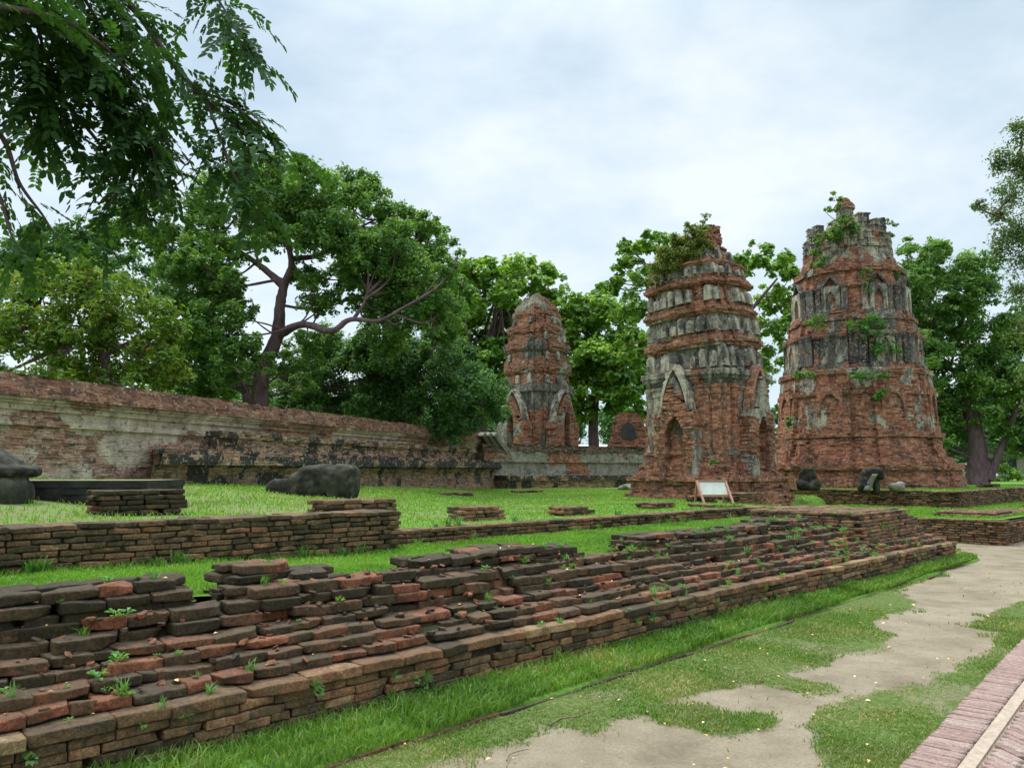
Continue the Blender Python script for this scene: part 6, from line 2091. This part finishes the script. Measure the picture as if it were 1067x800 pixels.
P, s, d = on_lawn(150000, -6, 26, 3.95, 24, z_upper, 0, 0, 6, 1.0)
dry = dry_upper(s, d, P) * (fbm(np.concatenate([P[:, :2] * 1.7, np.zeros((len(P), 1))], 1), 4, 41) > .47)
k = rg.random(len(P)) > dry * .8
k &= ~((s < 3.3) & (d < 4.25) & (rg.random(len(P)) < .55))
P = P[k]
H = (.03 + .04 * rg.random(len(P))) * (1 + 1.0 * (P[:, 0] < -2.5) * rg.random(len(P)))
kk = rg.random(len(P)) < .12 + .4 * (tone_of(P, 51, 1.9) > .56)
blades('grass', P[kk], H[kk] * .8, .004 + .0013 * P[kk, 1], M_TUFT, 15, np.clip(.2 + .6 * rg.random(kk.sum()), 0, 1), .8)
P, H = P[~kk], H[~kk]
blades('grass', P, H * .8, .004 + .0013 * P[:, 1], M_LAWNBLADE, 5, np.clip(-.05 + 1.15 * tone_of(P, 33, 1.1) + rg.normal(0, .13, len(P)) + .15 * (P[:, 0] < -3), 0, 1), .7)
P, s, d = on_lawn(24000, 18.5, 30, .5, 6, z_second, 0, 0, 7)
blades('grass', P, .03 + .05 * rg.random(len(P)), .004 + .0013 * P[:, 1], M_LAWNBLADE, 6, np.clip(rg.normal(.5, .15, len(P)), 0, 1), .7)
P, s, d = on_lawn(16000, 23.75, 34, 3.0, 8, lambda s, d, P: np.full(len(s), 1.0), 0, 0, 8)
blades('grass', P, .03 + .05 * rg.random(len(P)), .004 + .0013 * P[:, 1], M_LAWNBLADE, 7, np.clip(rg.normal(.5, .15, len(P)), 0, 1), .7)

# ------------------------------------------------------------------ weeds between the bricks
def weed_mesh(kind, seed):
    rng = np.random.default_rng(seed)
    V, F, R = [], [], []
    if kind == 'broad':
        for k in range(rng.integers(8, 13)):
            az = k * 2.4 + rng.uniform(-.3, .3); el = rng.uniform(.25, .9)
            L = rng.uniform(.035, .065); r0 = rng.uniform(.005, .03)
            d = np.array([math.cos(az) * math.cos(el), math.sin(az) * math.cos(el), math.sin(el)])
            s = np.array([-math.sin(az), math.cos(az), 0]) * L * .3
            b = d * r0 + np.array([0, 0, rng.uniform(0, .03)])
            i = len(V)
            V += [b, b + d * L * .5 + s + [0, 0, .006], b + d * L - [0, 0, L * .25], b + d * L * .5 - s + [0, 0, .006]]
            F.append([i, i + 1, i + 2, i + 3]); R += [np.clip(rng.normal(.5, .2), 0, 1)] * 4
    else:
        for k in range(rng.integers(22, 34)):
            az = rng.random() * 6.28; ln = rng.uniform(.15, .9); L = rng.uniform(.05, .12)
            d = np.array([math.cos(az) * ln, math.sin(az) * ln, 1.0]); d /= np.linalg.norm(d)
            s = np.array([-math.sin(az), math.cos(az), 0]) * .003
            b = np.array([rng.uniform(-.03, .03), rng.uniform(-.03, .03), 0])
            i = len(V)
            m_ = b + d * L * .6
            t_ = b + d * L + np.array([math.cos(az), math.sin(az), -.5]) * L * .25
            V += [b - s, b + s, m_ + s, m_ - s, t_ + s * .2, t_ - s * .2]
            F += [[i, i + 1, i + 2, i + 3], [i + 3, i + 2, i + 4, i + 5]]; R += [np.clip(rng.normal(.55, .2), 0, 1)] * 6
    return mesh_np('weed', np.array(V), np.array(F, np.int32), {'rnd': R}, M_WEED, None, True, link=False).data
WM = [weed_mesh('broad', i) for i in range(4)] + [weed_mesh('grass', 10 + i) for i in range(4)]
rw = random.Random(8)
bpy.context.view_layer.update()
dg = bpy.context.evaluated_depsgraph_get()
def drop(x, y, z=3.0):
    hit, loc, nor, idx, ob, _ = scene.ray_cast(dg, Vector((x, y, z)), Vector((0, 0, -1)))
    return loc if hit else None
count = 0
tries = 0
while count < 230 and tries < 3000:
    tries += 1
    s = rw.uniform(-1.6, 13.2) if count < 120 else rw.uniform(3.5, 11.0)
    d = rw.uniform(.0, 1.25)
    if vnoise(np.array([[s * 1.6, d * 2.3, 0]]), 14)[0] < .36: continue
    if s > 10.4 and d > .5 and rw.random() < .8: continue
    q = T(s, d)
    p = drop(q.x, q.y, 1.6)
    if p is None or p.z > .96: continue
    o = bpy.data.objects.new('weed', WM[rw.randrange(4) if (s < 3 and rw.random() < .6) else rw.randrange(4, 8) if rw.random() < .7 else rw.randrange(4)])
    COL.objects.link(o)
    o.location = (p.x, p.y, p.z - .004)
    sc = (rw.uniform(.3, 1.0) if s < 4 else rw.uniform(.35, 1.05)) * (1.35 if rw.random() < .12 else 1)
    o.scale = (sc, sc, sc * rw.uniform(.8, 1.2)); o.rotation_euler = (0, 0, rw.random() * 6.28)
    tag(o, 'small green weed growing from a crack in the worn steps of the long terrace', 'weed', 'weeds on the terrace steps')
    count += 1
for i in range(46):                                   # on the upright face
    s = rw.uniform(-1.4, 12)
    o = bpy.data.objects.new('weed', WM[rw.randrange(8)])
    COL.objects.link(o)
    q = T(s, -.004, rw.choice([.0, .055, .11, .17, .225]) + .003)
    o.location = q
    o.rotation_euler = (.9, rw.uniform(-.3, .3), TYAW + rw.uniform(-.4, .4))
    sc = rw.uniform(.35, .8); o.scale = (sc, sc, sc)
    tag(o, 'little green weed rooted in a joint of the upright brick face of the long terrace', 'weed', 'weeds on the terrace face')
for i in range(34):                                   # along the top of the low wall and tall wall foot
    if i < 22:
        q = T(rw.uniform(3.5, 13.3), rw.choice([3.6, 3.62, 3.9]), .0); zz = drop(q.x, q.y, 2)
        lab, gr = 'grassy weed beside the low narrow brick wall between the lawns', 'weeds by the low wall'
    else:
        q = T(rw.uniform(-1.0, 3.4), 3.36); zz = drop(q.x, q.y, 1.0)
        lab, gr = 'grassy weed at the foot of the taller brick wall on the left', 'weeds by the tall wall'
    if zz is None: continue
    o = bpy.data.objects.new('weed', WM[rw.randrange(4, 8)]); COL.objects.link(o)
    o.location = (q.x, q.y, zz.z - .005); sc = rw.uniform(.9, 1.9); o.scale = (sc, sc, sc); o.rotation_euler = (0, 0, rw.random() * 6.28)
    tag(o, lab, 'weed', gr)

# ------------------------------------------------------------------ fallen leaves and sticks
V, F, R = [], [], []
def fallen(p, sc):
    az = rw.random() * 6.28; L = sc * rw.uniform(.7, 1.3)
    d = Vector((math.cos(az), math.sin(az), rw.uniform(-.15, .25))); sd_ = Vector((-math.sin(az), math.cos(az), rw.uniform(-.3, .3))) * L * .28
    b = Vector(p) + Vector((0, 0, .008)); i = len(V)
    V.extend([tuple(b - d * L * .5), tuple(b + sd_ + Vector((0, 0, .006))), tuple(b + d * L * .5), tuple(b - sd_ + Vector((0, 0, .006)))])
    F.append([i, i + 1, i + 2, i + 3]); R.extend([rw.random()] * 4)
for _ in range(260):
    y = 4 + 9 * rw.random() ** 1.6
    x = rw.uniform(-.45, .66) * y
    s_, d_ = to_sd(x, y)
    if d_ > -.05 or ((np.array([x, y]) - c0) @ pn) > 0: continue
    fallen((x, y, GZ + .02), .017 + .0028 * y)
for _ in range(55):
    s_ = rw.uniform(-1.5, 9); d_ = rw.uniform(.05, 1.2)
    q = T(s_, d_); p = drop(q.x, q.y, 1.6)
    if p is not None: fallen(p, .033)
o = mesh_np('fallen_leaves', np.array(V), np.array(F, np.int32), {'rnd': R}, M_FALLEN, None, True)
tag(o, kind='stuff')
M_STICK = mat_plain('dry_stick', (.16, .12, .085), .9, .3, 30)
for (pix, r, lab) in [([(572, 755), (585, 748), (600, 746), (614, 741)], .006, 'dry crooked stick lying at the edge of the grass by the path'),
                      ([(528, 792), (532, 785), (545, 781), (551, 780)], .004, 'thin curved twig on the bare earth at the bottom of the view')]:
    pw = [at_z(x, y, GZ + .02) for x, y in pix]
    v, f = tube(bez(pw, 5), np.linspace(r, r * .5, 16), 6)
    o = mesh_np('stick', v - np.array(tuple(pw[0])), f, {}, M_STICK, None, True)
    o.location = pw[0]
    tag(o, lab, 'stick')
